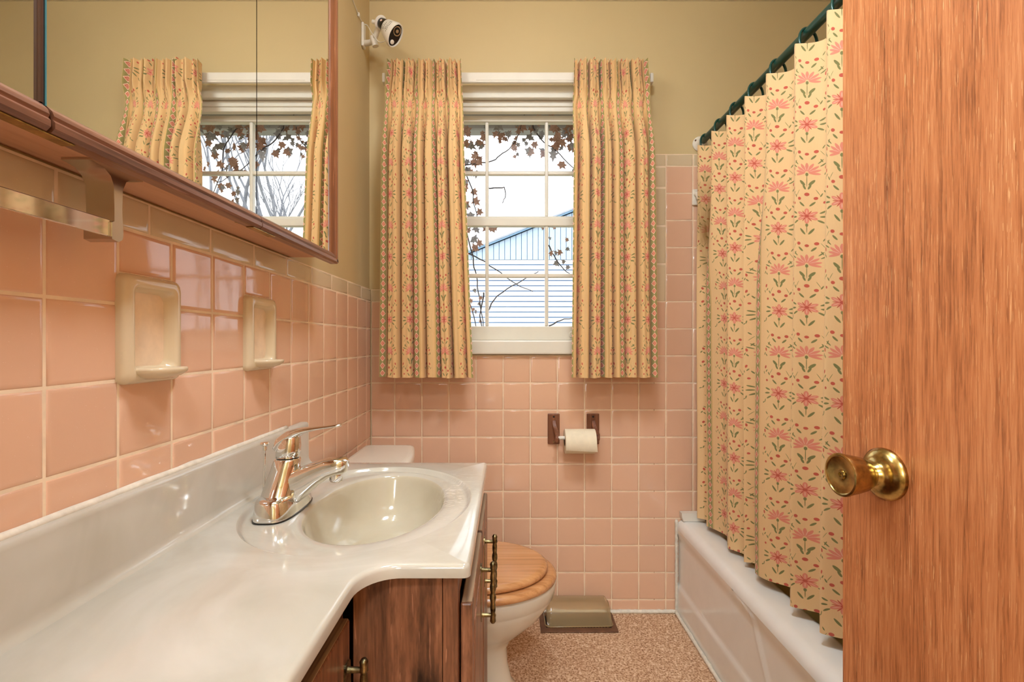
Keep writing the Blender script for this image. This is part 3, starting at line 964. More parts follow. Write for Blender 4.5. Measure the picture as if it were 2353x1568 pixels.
MB().box(FX - .022, FX - .001, .735, 1.228, ZK - .068, ZK - .0205, bev=.0015).build('top_rail', M['cabinet'], vc)
MB().box(FX - .022, FX - .001, .735, 1.228, .09, .13, bev=.0015).build('bottom_rail', M['cabinet'], vc)
MB().box(FX - .07, FX - .06, .714, 1.262, 0, .09).build('toe_kick', M['dark'], vc)
for (y0, y1, yh) in ((.722, .992, .935), (.998, 1.250, 1.068)):
    d = MB().box(FX + .002, FX + .020, y0, y1, .11, .686, bev=.003).build('door', M['cabinet'], vc)
    MB().box(FX + .004, FX + .019, y0 + .004, y1 - .004, .6855, .6872, bev=.0004).build('worn_top_edge', M['bare'], d)
    MB().box(FX + .019, FX + .0215, y0 + .04, y1 - .04, .16, .64, bev=.002).build('raised_panel', M['cabinet'], d)
    spindle_pull(d, FX + .020, yh, .592)
nc = thing('narrow_cabinet', 'shallow dark brown wooden cabinet under the narrow end of the vanity top', 'cabinet', (-.38, .30, 0))
NX = -.238
MB().box(XT + .002, NX - .02, YF + .002, .7005, .09, ZK - .021, bev=.001).build('carcass', M['cabinet'], nc)
MB().box(NX - .02, NX, .664, .7005, 0, ZK - .0205, bev=.0015).build('stile', M['cabinet'], nc)
MB().box(NX - .02, NX, YF + .002, -.06, 0, ZK - .0205, bev=.0015).build('stile', M['cabinet'], nc)
MB().box(NX - .02, NX - .001, -.06, .664, ZK - .072, ZK - .0205, bev=.0015).build('top_rail', M['cabinet'], nc)
MB().box(NX - .02, NX - .001, -.06, .664, .09, .13, bev=.0015).build('bottom_rail', M['cabinet'], nc)
for (y0, y1, yh) in ((.310, .676, .660), (-.07, .300, .0)):
    d = MB().box(NX + .002, NX + .018, y0, y1, .11, .690, bev=.003).build('door', M['cabinet'], nc)
    MB().box(NX + .0035, NX + .0165, y0 + .003, y1 - .003, .6895, .6915, bev=.0004).build('worn_top_edge', M['bare'], d)
    spindle_pull(d, NX + .018, yh, .585)

# ------------------------------------------------------------------ faucet
fc = thing('faucet', 'chrome single-lever faucet on the vanity top beside the oval sink', 'faucet', (-.436, .94, ZK - .008))
FY = .940
b = MB()
R = []
for z, hx, hy, cx, e in ((.7515, .035, .079, -.434, 3.2), (.758, .035, .079, -.434, 3.2), (.782, .0305, .072, -.436, 3.4), (.7865, .0285, .069, -.436, 3.2), (.7885, .024, .062, -.437, 3.0)):
    R.append(superell(cx, FY, hx, hy, z, 48, e))
b.loft(R); b.build('base', M['chrome'], fc, smooth=50)
b = MB(); b.loft([superell(-.434, FY, .0362, .0802, z, 48, 3.2) for z in (.7502, .7528)]); b.build('gasket', M['black'], fc)
b = MB()
R = [superell(cx, FY, hx, hy, z, 40, e) for z, hx, hy, cx, e in
     ((.770, .034, .058, -.437, 2.4), (.786, .0335, .050, -.437, 2.2), (.800, .0315, .041, -.436, 2.1), (.815, .0290, .034, -.434, 2), (.832, .0265, .029, -.431, 2), (.848, .0248, .0255, -.428, 2), (.8515, .0225, .023, -.4275, 2))]
b.loft(R); b.build('body', M['chrome'], fc, smooth=60)
def xz_loft(path, mat, name, parent, n=28, e=2.6):
    """sections across a path in the x-z plane: (x, z, half width in y, half height)"""
    rings = []
    for i, (x, z, hw, hh) in enumerate(path):
        a = path[max(0, i - 1)]; c = path[min(len(path) - 1, i + 1)]
        t = V((c[0] - a[0], 0, c[1] - a[1])).normalized(); nn = V((-t.z, 0, t.x))
        ring = []
        for k in range(n):
            q = 2 * math.pi * k / n; cc, ss = math.cos(q), math.sin(q)
            ring.append(V((x, FY, z)) + V((0, 1, 0)) * (hw * math.copysign(abs(cc) ** (2 / e), cc)) + nn * (hh * math.copysign(abs(ss) ** (2 / e), ss)))
        rings.append(ring)
    b = MB(); b.loft(rings)
    return b.build(name, M[mat], parent, smooth=60)
xz_loft([(-.455, .768, .025, .022), (-.437, .780, .027, .028), (-.416, .794, .027, .0300), (-.394, .8085, .0255, .0265), (-.371, .8225, .0235, .0215), (-.349, .8325, .0215, .0180), (-.331, .8365, .0205, .0165), (-.318, .8360, .0185, .0150), (-.3125, .8350, .0140, .0110)], 'chrome', 'spout', fc, e=4.0)
MB().lathe([(.0118, 0), (.0125, .004), (.0125, .018), (.011, .020), (.0, .018)], (-.332, FY, .826), (-.06, 0, -1), 24).build('aerator', M['chrome'], fc)
MB().lathe([(.0205, -.002), (.0205, .002)], (-.4275, FY, .8530), (0.12, 0, 1), 32).build('seal_ring', M['black'], fc)
b = MB()
R = [superell(cx, FY, r, r, z, 36, 2) for z, r, cx in ((.854, .0228, -.4272), (.866, .0226, -.4255), (.878, .0215, -.424), (.890, .0190, -.4225), (.899, .0135, -.421), (.903, .006, -.420))]
b.loft(R); b.build('handle_dome', M['chrome'], fc, smooth=180)
xz_loft([(-.446, .868, .014, .010), (-.438, .882, .0185, .012), (-.424, .8935, .0185, .0105), (-.408, .9010, .0165, .0078), (-.390, .9058, .0140, .0050), (-.370, .9090, .0115, .0034), (-.350, .9115, .0092, .0028), (-.332, .9140, .0078, .0028), (-.325, .9150, .0062, .0030), (-.322, .9155, .0040, .0020)], 'chrome', 'lever', fc, e=2.2)
lr = MB().tube([(-.474, FY, .752), (-.472, FY, .872)], .0024, 10).build('lift_rod', M['chrome'], fc)
MB().lathe([(.0042, -.012), (.0042, -.004), (.0075, -.002), (.0085, .001), (.0075, .003), (.0, .0034)], (-.4718, FY, .878), (0, 0, 1), 20).build('lift_knob', M['chrome'], lr)

# ------------------------------------------------------------------ medicine cabinet
mc = thing('medicine_cabinet', 'three-door mirrored medicine cabinet with brown wood frame on the left wall', 'cabinet', (-.50, .65, 1.29))
CZ0, CZ1 = 1.2915, 2.05
CBX, CFX = -.461, -.440
MB().box(XW + .0005, CBX, .06, 1.226, CZ0, CZ1 - .01, bev=.001).build('box', M['under'], mc)
DZ0, DZ1 = 1.280, 2.062
splits = [(.045, .4660), (.4705, .8675), (.8700, 1.2600)]
def moulding_h(y0, y1, z, up):
    """horizontal frame member with a stepped profile, lying along y"""
    s = 1 if up else -1
    p = [(CBX, z), (CFX - .004, z), (CFX, z + s * .004), (CFX, z + s * .010), (CFX - .0025, z + s * .0125), (CFX - .001, z + s * .016), (CFX - .003, z + s * .021), (CFX - .0085, z + s * .026), (CBX, z + s * .026)]
    b = MB(); b.loft([[V((x, y0, zz)) for x, zz in p], [V((x, y1, zz)) for x, zz in p]])
    return b
for i, (y0, y1) in enumerate(splits):
    dr = thing('mirror_door', None, None, (CFX, (y0 + y1) / 2, DZ0)); set_parent(dr, mc); dr.location = (CFX, (y0 + y1) / 2, DZ0)
    moulding_h(y0, y1, DZ0, True).build('bottom_rail', M['frame'], dr, smooth=20)
    moulding_h(y0, y1, DZ1, False).build('top_rail', M['frame'], dr, smooth=20)
    ya, yb = y0, y1
    if i == 2:
        p = [(CBX, y1), (CFX - .004, y1), (CFX, y1 - .004), (CFX, y1 - .010), (CFX - .0025, y1 - .013), (CFX - .001, y1 - .018), (CFX - .003, y1 - .025), (CFX - .0085, y1 - .033), (CBX, y1 - .033)]
        b = MB(); b.loft([[V((x, yy, DZ0 + .001)) for x, yy in p], [V((x, yy, DZ1)) for x, yy in p]])
        b.build('stile', M['frame_v'], dr, smooth=20); yb = y1 - .030
    if i == 0:
        b = MB(); b.box(CBX, CFX, y0, y0 + .03, DZ0 + .001, DZ1, bev=.004); b.build('stile', M['frame_v'], dr); ya = y0 + .028
        MB().box(CBX, CFX - .0072, y1 - .0030, y1 - .0002, DZ0 + .027, DZ1 - .026).build('edge_strip', M['frame_d'], dr)
        MB().box(CBX, CFX - .0090, y1 + .0002, y1 + .0028, DZ0 + .027, DZ1 - .026).build('gap_shadow', M['dark'], dr); yb = y1 - .0032  # black box paints the shade inside the door joint
    MB().box(CBX + .002, CFX - .0105, ya, yb, DZ0 + .020, DZ1 - .020).build('mirror', M['mirror'], dr, smooth=0)
    if i == 1:
        MB().box(CBX + .002, CFX - .0085, y0 - .0014, y0 + .0002, DZ0 + .026, DZ1 - .026).build('glass_edge', M['glass_edge'], dr, smooth=0)
for y in (.475, .905):
    hg = thing('hinge', None, None, (CBX, y, CZ0)); set_parent(hg, mc); hg.location = (CBX, y, CZ0)
    b = MB(); b.prism(fillet([(CBX - .024, y - .050), (CBX - .004, y - .050), (CBX - .002, y + .030), (CBX - .012, y + .030)], .004, 3), 'z', CZ0 - .0022, CZ0 - .0002)
    b.build('hinge_plate', M['brass'], hg)
    MB().box(CBX + .001, CFX - .006, y - .055, y + .024, DZ0 - .0018, DZ0 - .0003, bev=.0004).build('hinge_arm', M['brass'], hg)
    MB().lathe([(.0045, 0), (.0045, .006), (.002, .008)], (CBX - .002, y + .012, CZ0 - .002), (0, 0, -1), 14).build('pivot', M['steel'], hg)
    for dy in (-.036, -.016):
        MB().lathe([(.0032, 0), (.0030, .0012), (.0, .0014)], (CBX - .014, y + dy, CZ0 - .0022), (0, 0, -1), 12).build('screw', M['dark'], hg)

# ------------------------------------------------------------------ towel bar hung under the cabinet
tb = thing('towel_bar', 'flat chrome towel bar hanging from brackets under the mirrored cabinet', 'towel bar', (-.50, .35, 1.20))
def bracket(y):
    zt = CZ0 - .0003
    p = [(y - .040, zt), (y - .040, zt - .0025), (y - .022, zt - .005), (y - .012, zt - .012), (y - .0075, zt - .022), (y - .0065, zt - .050),
         (y - .0065, zt - .066), (y - .010, zt - .068), (y - .010, zt - .0885), (y + .0, zt - .0905), (y + .006, zt - .0865), (y + .0075, zt - .080),
         (y + .0055, zt - .050), (y + .0065, zt - .024), (y + .012, zt - .012), (y + .022, zt - .005), (y + .040, zt - .0025), (y + .040, zt)]
    b = MB(); b.prism(p, 'x', -.519, -.484)
    return b.build('bracket', M['steel'], tb, smooth=40)
bracket(.602); bracket(.06)
MB().box(-.4905, -.4865, .06, .5925, 1.2055, 1.2265, bev=.0012).build('bar', M['chrome'], tb)

# ------------------------------------------------------------------ ceramic holders on the left wall
def holder(y0, y1, name, label):
    h = thing(name, label, 'wall holder', (XT, (y0 + y1) / 2, HZ0), 'beige ceramic wall holders')
    y0 -= .006; y1 += .006
    z0, z1 = HZ0 - .006, HZ1
    yc, zc = (y0 + y1) / 2, (z0 + z1) / 2
    def rr(x, ins, r, lift=0):
        return [V((x, p.x, p.y + lift)) for p in fillet([(y0 + ins, z0 + ins), (y1 - ins, z0 + ins), (y1 - ins, z1 - ins), (y0 + ins, z1 - ins)], r, 6)]
    R = [rr(XW + .001, 0, .012), rr(XT + .004, 0, .012), rr(XT + .010, .0025, .012), rr(XT + .0135, .007, .012), rr(XT + .0140, .013, .012), rr(XT + .0135, .0165, .011),
         rr(XT + .010, .0185, .011), rr(XT + .003, .0205, .012), rr(XT - .004, .026, .014)]
    b = MB(); b.loft(R, True, True, True)
    b.build('plate', M['ceramic'], h, smooth=60)
    # curved shelf lip
    zs = z0 + .0195
    def outline(sc, off=0):
        pts = []
        for k in range(21):
            t = math.pi * k / 20
            pts.append((XT + .004 + .047 * sc * math.sin(t) ** .75, yc - (y1 - y0 - .034) / 2 * sc * math.cos(t)))
        return pts
    b = MB()
    R = []
    for sc, z in ((.55, zs - .014), (.80, zs - .010), (.96, zs - .005), (1.0, zs - .001), (.99, zs + .002), (.95, zs + .003)):
        R.append([V((x, y, z)) for x, y in outline(sc)])
    b.loft(R)
    b.build('shelf_lip', M['ceramic'], h, smooth=60)
    return h
holder(*HOLD[0], 'tumbler_holder', 'beige ceramic wall holder nearer the camera, below the towel bar bracket')
holder(*HOLD[1], 'soap_holder', 'beige ceramic wall holder on the pink tiles behind the faucet')

# ------------------------------------------------------------------ toilet
tl = thing('toilet', 'white toilet with wooden oak seat between vanity and window wall', 'toilet', (-.16, 1.495, 0))
TYC = 1.495
def ovoid(xb, xf, by, z, n=56, e=2.15):
    """outline, blunt at the back (xb), round at the front (xf)"""
    out = []
    L = xf - xb; cx = xb + L * .48
    for k in range(n):
        t = 2 * math.pi * k / n; c, s = math.cos(t), math.sin(t)
        a = (xf - cx) if c > 0 else (cx - xb)
        ee = 2.0 if c > 0 else 2.7
        out.append(V((cx + a * math.copysign(abs(c) ** (2 / ee), c), TYC + by * math.copysign(abs(s) ** (2 / ee), s), z)))
    return out
b = MB()
R = [ovoid(-.42, .030, .115, .0), ovoid(-.42, .030, .115, .012), ovoid(-.42, .012, .100, .035), ovoid(-.42, .000, .093, .09), ovoid(-.42, -.002, .092, .14), ovoid(-.42, .018, .103, .172),
     ovoid(-.42, .060, .128, .205), ovoid(-.42, .102, .152, .243), ovoid(-.42, .128, .166, .278), ovoid(-.42, .138, .172, .296), ovoid(-.42, .1385, .1722, .300), ovoid(-.42, .144, .176, .304), ovoid(-.42, .150, .180, .335), ovoid(-.42, .150, .180, .346), ovoid(-.42, .145, .176, .350)]
b.loft(R); b.build('bowl', M['porcelain'], tl, smooth=50)
for s in (-1, 1):
    b = MB(); R = [superell(-.06, TYC + s * .118, r * 1.35, r, z, 24) for z, r in ((0, .036), (.07, .034), (.085, .028), (.09, .012))]
    b.loft(R); b.build('bolt_foot', M['porcelain'], tl, smooth=60)
b = MB()
R = [ovoid(-.285, .143, .172, .3515), ovoid(-.29, .150, .181, .356), ovoid(-.29, .1515, .182, .362), ovoid(-.29, .150, .181, .368), ovoid(-.285, .143, .175, .3745), ovoid(-.28, .135, .168, .3755)]
b.loft(R); b.build('seat', M['oak'], tl, smooth=180)
b = MB()
R = [ovoid(-.285, .117, .160, .3775), ovoid(-.29, .123, .166, .381), ovoid(-.29, .1245, .1675, .387), ovoid(-.29, .123, .166, .393), ovoid(-.285, .115, .159, .3985), ovoid(-.28, .105, .150, .4000)]
b.loft(R)
b.build('lid', M['oak'], tl, smooth=50)
for s in (-1, 1):
    MB().box(-.315, -.275, TYC + s * .075 - .018, TYC + s * .075 + .018, .350, .392, bev=.006).build('lid_hinge', M['brass'], tl)
def tank(z, ins=0, x0=-.500, bow=.030):
    out = []
    y0, y1 = 1.281 + ins, 1.709 - ins
    pts = [(x0 + ins, y0)]
    for k in range(13):
        t = k / 12
        pts.append((-.335 + bow * math.sin(math.pi * t) - ins, lerp(y0, y1, t)))
    pts.append((x0 + ins, y1))
    return [V((p.x, p.y, z)) for p in fillet(pts, [.012] + [.02] + [0] * 11 + [.02, .012], 4)]
b = MB(); b.loft([tank(.350, .030), tank(.352, .022), tank(.40, .014), tank(.678, .006)]); b.build('tank', M['porcelain'], tl, smooth=50)
b = MB(); b.loft([tank(.679, -.001), tank(.682, -.005), tank(.704, -.006), tank(.711, -.002), tank(.7145, .006), tank(.7155, .016)]); b.build('tank_lid', M['porcelain'], tl, smooth=50)
MB().lathe([(.014, 0), (.014, .006), (.008, .010), (.007, .020)], (-.315, 1.33, .64), (1, 0, 0), 16).build('flush_lever', M['chrome'], tl)

# ------------------------------------------------------------------ toilet paper
tp = thing('toilet_paper_holder', 'carved brown two-bracket toilet paper holder on the pink tile wall below the window', 'paper holder', (.265, YT, .90))
ZA = 1.076 - (1000 - 787) / 590.
for x0, x1, s in ((.160, .207, 1), (.315, .364, 1)):
    br = thing('bracket', None, None, ((x0 + x1) / 2, YT, ZA)); set_parent(br, tp); br.location = ((x0 + x1) / 2, YT, ZA)
    MB().box(x0, x1, YT - .010, YT - .0003, .672, .793, bev=.003).build('wall_plate', M['tpwood'], br)
    xm = (x0 + x1) / 2
    b = MB()
    path = [(xm, YT - .010, .765), (xm + .002, YT - .016, .748), (xm + .007, YT - .032, .730), (xm + .010, YT - .052, .716), (xm + .008, YT - .062, .704), (xm + .003, YT - .060, .692)]
    rings = []
    for i, p in enumerate(path):
        p = V(p); a = V(path[max(0, i - 1)]); c = V(path[min(5, i + 1)])
        t = (c - a).normalized(); u = V((1, 0, 0)); u = (u - t * u.dot(t)).normalized(); w = t.cross(u)
        rings.append([p + u * .0085 * c_ + w * .006 * s_ for c_, s_ in ((-1, -.6), (-.7, -1), (.7, -1), (1, -.6), (1, .6), (.7, 1), (-.7, 1), (-1, .6))])
    b.loft(rings); b.build('arm', M['tpwood'], br, smooth=40)
    MB().lathe([(.004, 0), (.004, .001), (.0025, .0015)], (xm, YT - .0102, .781), (0, -1, 0), 12).build('screw_hole', M['dark'], br)
    MB().lathe([(.003, 0), (.003, .0015)], (xm, YT - .0102, .682), (0, -1, 0), 12).build('screw', M['bronze'], br)
RY, RZ = YT - .058, .7065
MB().tube([(.196, RY, RZ), (.222, RY, RZ), (.226, RY, RZ), (.342, RY, RZ)], [.0075, .0075, .006, .006], 14).build('spindle', M['white2'], tp)
tr = thing('toilet_paper_roll', 'half-used white toilet paper roll on the brown wall holder', 'toilet paper', (.277, RY, RZ - .047))
RR = .0465; RZ2 = RZ - .013
b = MB()
n = 40
prof_o = [(RR, .220), (RR, .336)]
rings = [[V((x, RY + math.cos(2 * math.pi * k / n) * r, RZ2 + math.sin(2 * math.pi * k / n) * r)) for k in range(n)] for r, x in ((.019, .221), (.044, .220), (RR, .2215), (RR, .3345), (.044, .336), (.019, .335), (.019, .221))]
b.loft(rings, True, False, False)
b.build('roll', M['paper'], tr, smooth=50)
b = MB()
def sheet(u, v):
    a = math.radians(lerp(70, 212, v)); r = RR + .0008 + .0025 * v * v
    z = RZ2 + r * math.sin(a); y = RY + r * math.cos(a)
    x = lerp(.222, .337, u)
    if v > .8:
        k = (v - .8) / .2
        x += .004 * k * u
        z -= .006 * k * u
    return V((x, y, z))
b.grid(sheet, 16, 24); b.build('loose_sheet', M['paper'], tr, smooth=180)
MB().lathe([(.0188, 0), (.0188, .114), (.0178, .114), (.0178, 0), (.0188, 0)], (.2212, RY, RZ2), (1, 0, 0), 28).build('cardboard_core', M['under'], tr)

# ------------------------------------------------------------------ floor register with deflector
rg = thing('floor_register', 'brown metal floor vent register on the carpet beside the toilet', 'floor vent', (.268, 1.853, 0))
RX0, RX1, RY0, RY1 = .124, .412, 1.788, 1.914
b = MB()
b.box(RX0, RX1, RY0, RY0 + .024, .0005, .007, bev=.002); b.box(RX0, RX1, RY1 - .020, RY1, .0005, .007, bev=.002)
b.box(RX0, RX0 + .022, RY0 + .02, RY1 - .018, .0005, .007, bev=.002); b.box(RX1 - .022, RX1, RY0 + .02, RY1 - .018, .0005, .007, bev=.002)
b.build('frame', M['register'], rg)
MB().box(RX0 + .02, RX1 - .02, RY0 + .02, RY1 - .018, .0004, .0012).build('duct_opening', M['dark'], rg, smooth=0)
me = MB().box(-.0022, .0022, -.043, .043, 0, .005).mesh('slat', M['register'], 0)
x = RX0 + .029
while x < RX1 - .026:
    place('slat', me, (x, (RY0 + RY1) / 2, .0015), rg); x += .0112
df = thing('air_deflector', 'smoky clear plastic air deflector hood sitting on the floor vent', 'air deflector', (.262, 1.85, .007))
dprof = [(1.916, .070), (1.905, .0775), (1.885, .078), (1.868, .074), (1.850, .064), (1.836, .050), (1.826, .034), (1.820, .018), (1.816, .0085)]
def dpt(u, v):
    i = min(len(dprof) - 2, int(v * (len(dprof) - 1))); t = v * (len(dprof) - 1) - i
    y = lerp(dprof[i][0], dprof[i + 1][0], t); z = lerp(dprof[i][1], dprof[i + 1][1], t)
    return V((lerp(.168, .375, u), y, z))
b = MB(); b.grid(dpt, 24, 24); b.build('hood', M['deflector'], df, smooth=180)
for xa in (.150, .393):
    s = 1 if xa < .3 else -1
    def ept(u, v, xa=xa, s=s):
        p = dpt(0, v); k = smooth01(0, 1, u)
        zc = lerp(.008, p.z, 1 - .25 * k * k); return V((lerp(.168 if s > 0 else .375, xa, u), p.y, max(.008, zc)))
    b = MB(); b.grid(ept, 6, 24); b.build('end_cheek', M['deflector'], df, smooth=180)
    def cpt(u, v, xa=xa, s=s):
        p = ept(1, u); return V((xa - s * .001, p.y, lerp(.008, p.z, v)))
    b = MB(); b.grid(cpt, 16, 6); b.build('end_wall', M['deflector'], df, smooth=0)
b = MB(); b.tube([(.143, 1.91, .0095), (.143, 1.826, .0095), (.149, 1.815, .0095), (.16, 1.811, .0095), (.385, 1.815, .0095), (.397, 1.821, .0095), (.401, 1.91, .0095)], .0022, 8)
b.build('base_rim', M['deflector'], df, smooth=180)

# ------------------------------------------------------------------ security camera in the corner
sc_ = thing('security_camera', 'small white bullet security camera with handwriting in the upper wall corner', 'security camera', (-.50, 1.80, 2.25))
MB().box(XW + .0005, XW + .010, 1.822, 1.852, 2.212, 2.302, bev=.003).build('wall_plate', M['white2'], sc_)
b = MB(); b.tube([(XW + .008, 1.836, 2.228), (-.520, 1.822, 2.222), (-.500, 1.808, 2.222)], [.011, .010, .009], 12); b.build('arm', M['white2'], sc_, smooth=60)
b = MB(); b.lathe([(.012, -.018), (.012, .018)], (-.497, 1.805, 2.216), (.25, .1, -1), 16); b.build('tilt_knob', M['white2'], sc_)
b = MB(); b.tube([(-.497, 1.804, 2.222), (-.480, 1.785, 2.244), (-.462, 1.766, 2.262)], [.010, .010, .013], 12); b.build('neck', M['white2'], sc_, smooth=60)
b = MB(); b.lathe([(.007, -.014), (.007, .014)], (-.485, 1.782, 2.272), (.9, -.2, -.3), 12); b.build('lock_screw', M['white2'], sc_)
cd = V((.074, -.044, -.070)).normalized()
co = V((-.458, 1.760, 2.254))
cu = (V((.0, 0, 1)) - cd * cd.z).normalized(); cw = cd.cross(cu)
def cring(d, a, bb, off=0, n=32): return [co + cd * d + cu * (bb * math.sin(2 * math.pi * k / n) + off) + cw * (a * math.cos(2 * math.pi * k / n)) for k in range(n)]
b = MB(); b.loft([cring(-.012, .014, .014), cring(-.008, .024, .024), cring(-.004, .025, .025), cring(-.001, .021, .021)]); b.build('rear_ring', M['white2'], sc_, smooth=50)
b = MB(); b.loft([cring(-.002, .017, .018), cring(.030, .019, .022), cring(.042, .020, .024)]); rb = b.build('rear_housing', M['black'], sc_, smooth=50)
b = MB(); b.loft([cring(.034, .0215, .026, -.002), cring(.038, .0235, .029, -.003), cring(.085, .029, .042, -.009), cring(.096, .0275, .0405, -.009), cring(.0965, .0250, .038, -.009), cring(.091, .0245, .0375, -.009)]); b.build('shell', M['white2'], sc_, smooth=50)
b = MB(); b.loft([cring(.0905, .0246, .0376, -.009), cring(.0925, .022, .035, -.009)]); b.build('front_face', M['black'], sc_)
fo = co + cd * .0925
MB().lathe([(.016, 0), (.016, .0015), (.013, .001), (.007, .0), (.006, .002), (.0, .003)], fo + cu * .006, cd, 28).build('lens_ring', M['steel'], sc_)
MB().lathe([(.0125, 0), (.0125, .0016), (.0, .002)], fo + cu * .006 + cd * .0002, cd, 24).build('lens', M['black'], sc_)
MB().lathe([(.0075, 0), (.0075, .003), (.004, .004), (.0, .004)], fo - cu * .033 + cd * -.0005, cd, 16).build('lamp', M['white2'], sc_)
MB().lathe([(.0042, 0), (.0042, .0012), (.0, .0014)], co + cd * .014 + (V((0, -1, 0)) - cd * (-cd.y)).normalized() * .0178 , (V((0, -1, 0)) - cd * (-cd.y)), 14).build('button', M['pinkdot'], sc_)
# handwriting: rows of short pen strokes over the side of the shell
b = MB()
rnd = random.Random(3)
side = V((-.35, -1, .1)); side = (side - cd * side.dot(cd)).normalized(); sv = cd.cross(side).normalized()
if sv.z < 0: sv = -sv
def on_shell(d, t):
    # t: height along the shell side
    q = cu * 1.0
    ang = t / .036
    kk = (d - .038) / .047; a, bb = lerp(.0240, .0292, kk), lerp(.0295, .0420, kk)
    # ellipse point facing the viewer
    base_ang = math.atan2(side.dot(cu), side.dot(cw))
    k = base_ang + ang * (1 if cw.dot(sv) < 0 else -1) * -1
    return co + cd * d + cu * ((bb + .0004) * math.sin(k) - lerp(.003, .009, kk)) + cw * ((a + .0004) * math.cos(k))
for row, (d, t0, t1) in enumerate(((.045, .004, .016), (.053, -.010, .018), (.065, -.022, .012), (.074, -.022, .018))):
    t = t0
    while t < t1:
        pts = [on_shell(d + rnd.uniform(-.0025, .0025), t + .0012 * i) for i in range(4)]
        b.tube(pts, .00055, 5); t += rnd.uniform(.0048, .0068)
b.build('handwriting', M['ink'], sc_, smooth=0)
b = MB()
pts = [(XW + .004, 1.10, 2.36), (XW + .004, 1.40, 2.335), (XW + .004, 1.62, 2.318), (XW + .004, 1.726, 2.304), (XW + .004, 1.79, 2.298), (XW + .006, 1.835, 2.303), (XW + .02, 1.835, 2.296), (-.515, 1.80, 2.262), (-.500, 1.79, 2.235), (-.470, 1.775, 2.195), (-.440, 1.755, 2.190), (-.425, 1.735, 2.20)]
def smooth_path(p, n=6):
    p = [V(q) for q in p]; out = []
    for i in range(len(p) - 1):
        a, b_, c, d = p[max(0, i - 1)], p[i], p[i + 1], p[min(len(p) - 1, i + 2)]
        for k in range(n):
            t = k / n
            out.append(.5 * ((2 * b_) + (c - a) * t + (2 * a - 5 * b_ + 4 * c - d) * t * t + (3 * b_ - a - 3 * c + d) * t ** 3))
    out.append(p[-1]); return out
b.tube(smooth_path(pts), .0016, 6)
b.build('cable', M['white2'], sc_, smooth=180)
MB().box(XW + .001, XW + .008, 1.776, 1.786, 2.292, 2.305, bev=.001).build('cable_clip', M['white2'], sc_)

sc_.location.z -= .016

# ------------------------------------------------------------------ room lamps (above the frame), added fill lamps in the hall
vl = thing('vanity_light', 'wall lamp with three globe bulbs above the mirrored cabinet', 'lamp', (-.49, .70, 2.16))
MB().box(XW + .0005, XW + .03, .40, 1.00, 2.15, 2.25, bev=.006).build('back_plate', M['chrome'], vl)
EM = emitter('globe_bulb', WARM, LAMP_VANITY)
for y in (.50, .70, .90):
    MB().lathe([(.022, 0), (.022, .03), (.016, .04)], (XW + .028, y, 2.20), (1, 0, 0), 20).build('socket', M['chrome'], vl)
    n = 18
    MB().lathe([(.045 * math.sin(math.pi * (k + .0) / 16), .045 - .045 * math.cos(math.pi * k / 16)) for k in range(17)], (XW + .062, y, 2.20), (1, 0, 0), 24).build('bulb', EM, vl, smooth=180)
cl = thing('ceiling_light', 'round frosted dome light in the middle of the ceiling', 'lamp', (.14, .62, ZC - .1))
MB().lathe([(.16, 0), (.16, .018), (.15, .022)], (.14, .62, ZC - .0005), (0, 0, -1), 40).build('base_ring', M['chrome'], cl)
MB().lathe([(.145, 0), (.142, .02), (.125, .045), (.09, .065), (.045, .076), (.0, .079)], (.14, .62, ZC - .02), (0, 0, -1), 40).build('dome', emitter('frosted_dome', WARM, LAMP_CEILING), cl, smooth=180)
hl = thing('hall_fill_dome', 'added unseen fill light, a round frosted dome on the hallway ceiling', 'lamp', (.15, -.85, ZC - .1))  # unseen dome added to send fill light through the doorway
MB().lathe([(.20, 0), (.195, .03), (.16, .065), (.09, .09), (.0, .097)], (.15, -.85, ZC - .0005), (0, 0, -1), 40).build('dome', emitter('frosted_fill_dome', WARM, FILL_HALL), hl, smooth=180)

fl_ = thing('hall_fill_lamp', 'added unseen fill lamp with a white drum shade standing in the hallway', 'lamp', (-.15, -1.30, 0))  # invented lamp behind the camera, added to brighten the lower room
MB().lathe([(.14, 0), (.14, .012), (.03, .03), (.02, .04)], (-.15, -1.30, .0005), (0, 0, 1), 32).build('base', M['bronze'], fl_)
MB().tube([(-.15, -1.30, .03), (-.15, -1.30, 1.30)], .011, 14).build('pole', M['bronze'], fl_)
MB().lathe([(.20, 0), (.20, .002), (.17, .36), (.17, .362)], (-.15, -1.30, 1.28), (0, 0, 1), 40).build('lamp_shade', emitter('fill_drum_shade', WARM, FILL_FLOOR), fl_, smooth=40)

# ------------------------------------------------------------------ outside
structure(MB().box(-14, 16, YW + .2, 40, -.62, -.5).build('ground', M['grass'], smooth=0))
structure(MB().box(-2.2, 2.2, 2.30, 2.39, 2.092, 2.19, bev=.015).build('eave_gutter', M['gutter']))
structure(MB().box(-2.2, 2.2, 2.06, 2.36, 2.20, 2.24).build('eave_soffit', M['white']))
hs = thing('neighbour_house', 'pale sided house with a low gable roof outside the window', 'house', (1.6, 11.3, -.5))
HX0, HX1, HY, HTOP = -.95, 4.15, 11.0, 2.96
pm = MB()
p = [(HY + .02, .018), (HY - .016, .018), (HY - .016, .03), (HY - .002, .1195), (HY + .02, .1195)]
pm.loft([[V((HX0, a - HY, z)) for a, z in p], [V((HX1, a - HY, z)) for a, z in p]])
plank = pm.mesh('siding_plank', M['siding'], 0)
z = HTOP - .128
while z > -.5:
    place('siding_plank', plank, (0, HY, z), hs); z -= .1195
RIDGE = (HX0 + HX1) / 2
def rake(x): return 3.06 + .40 * (min(x, 2 * RIDGE - x) - HX0)
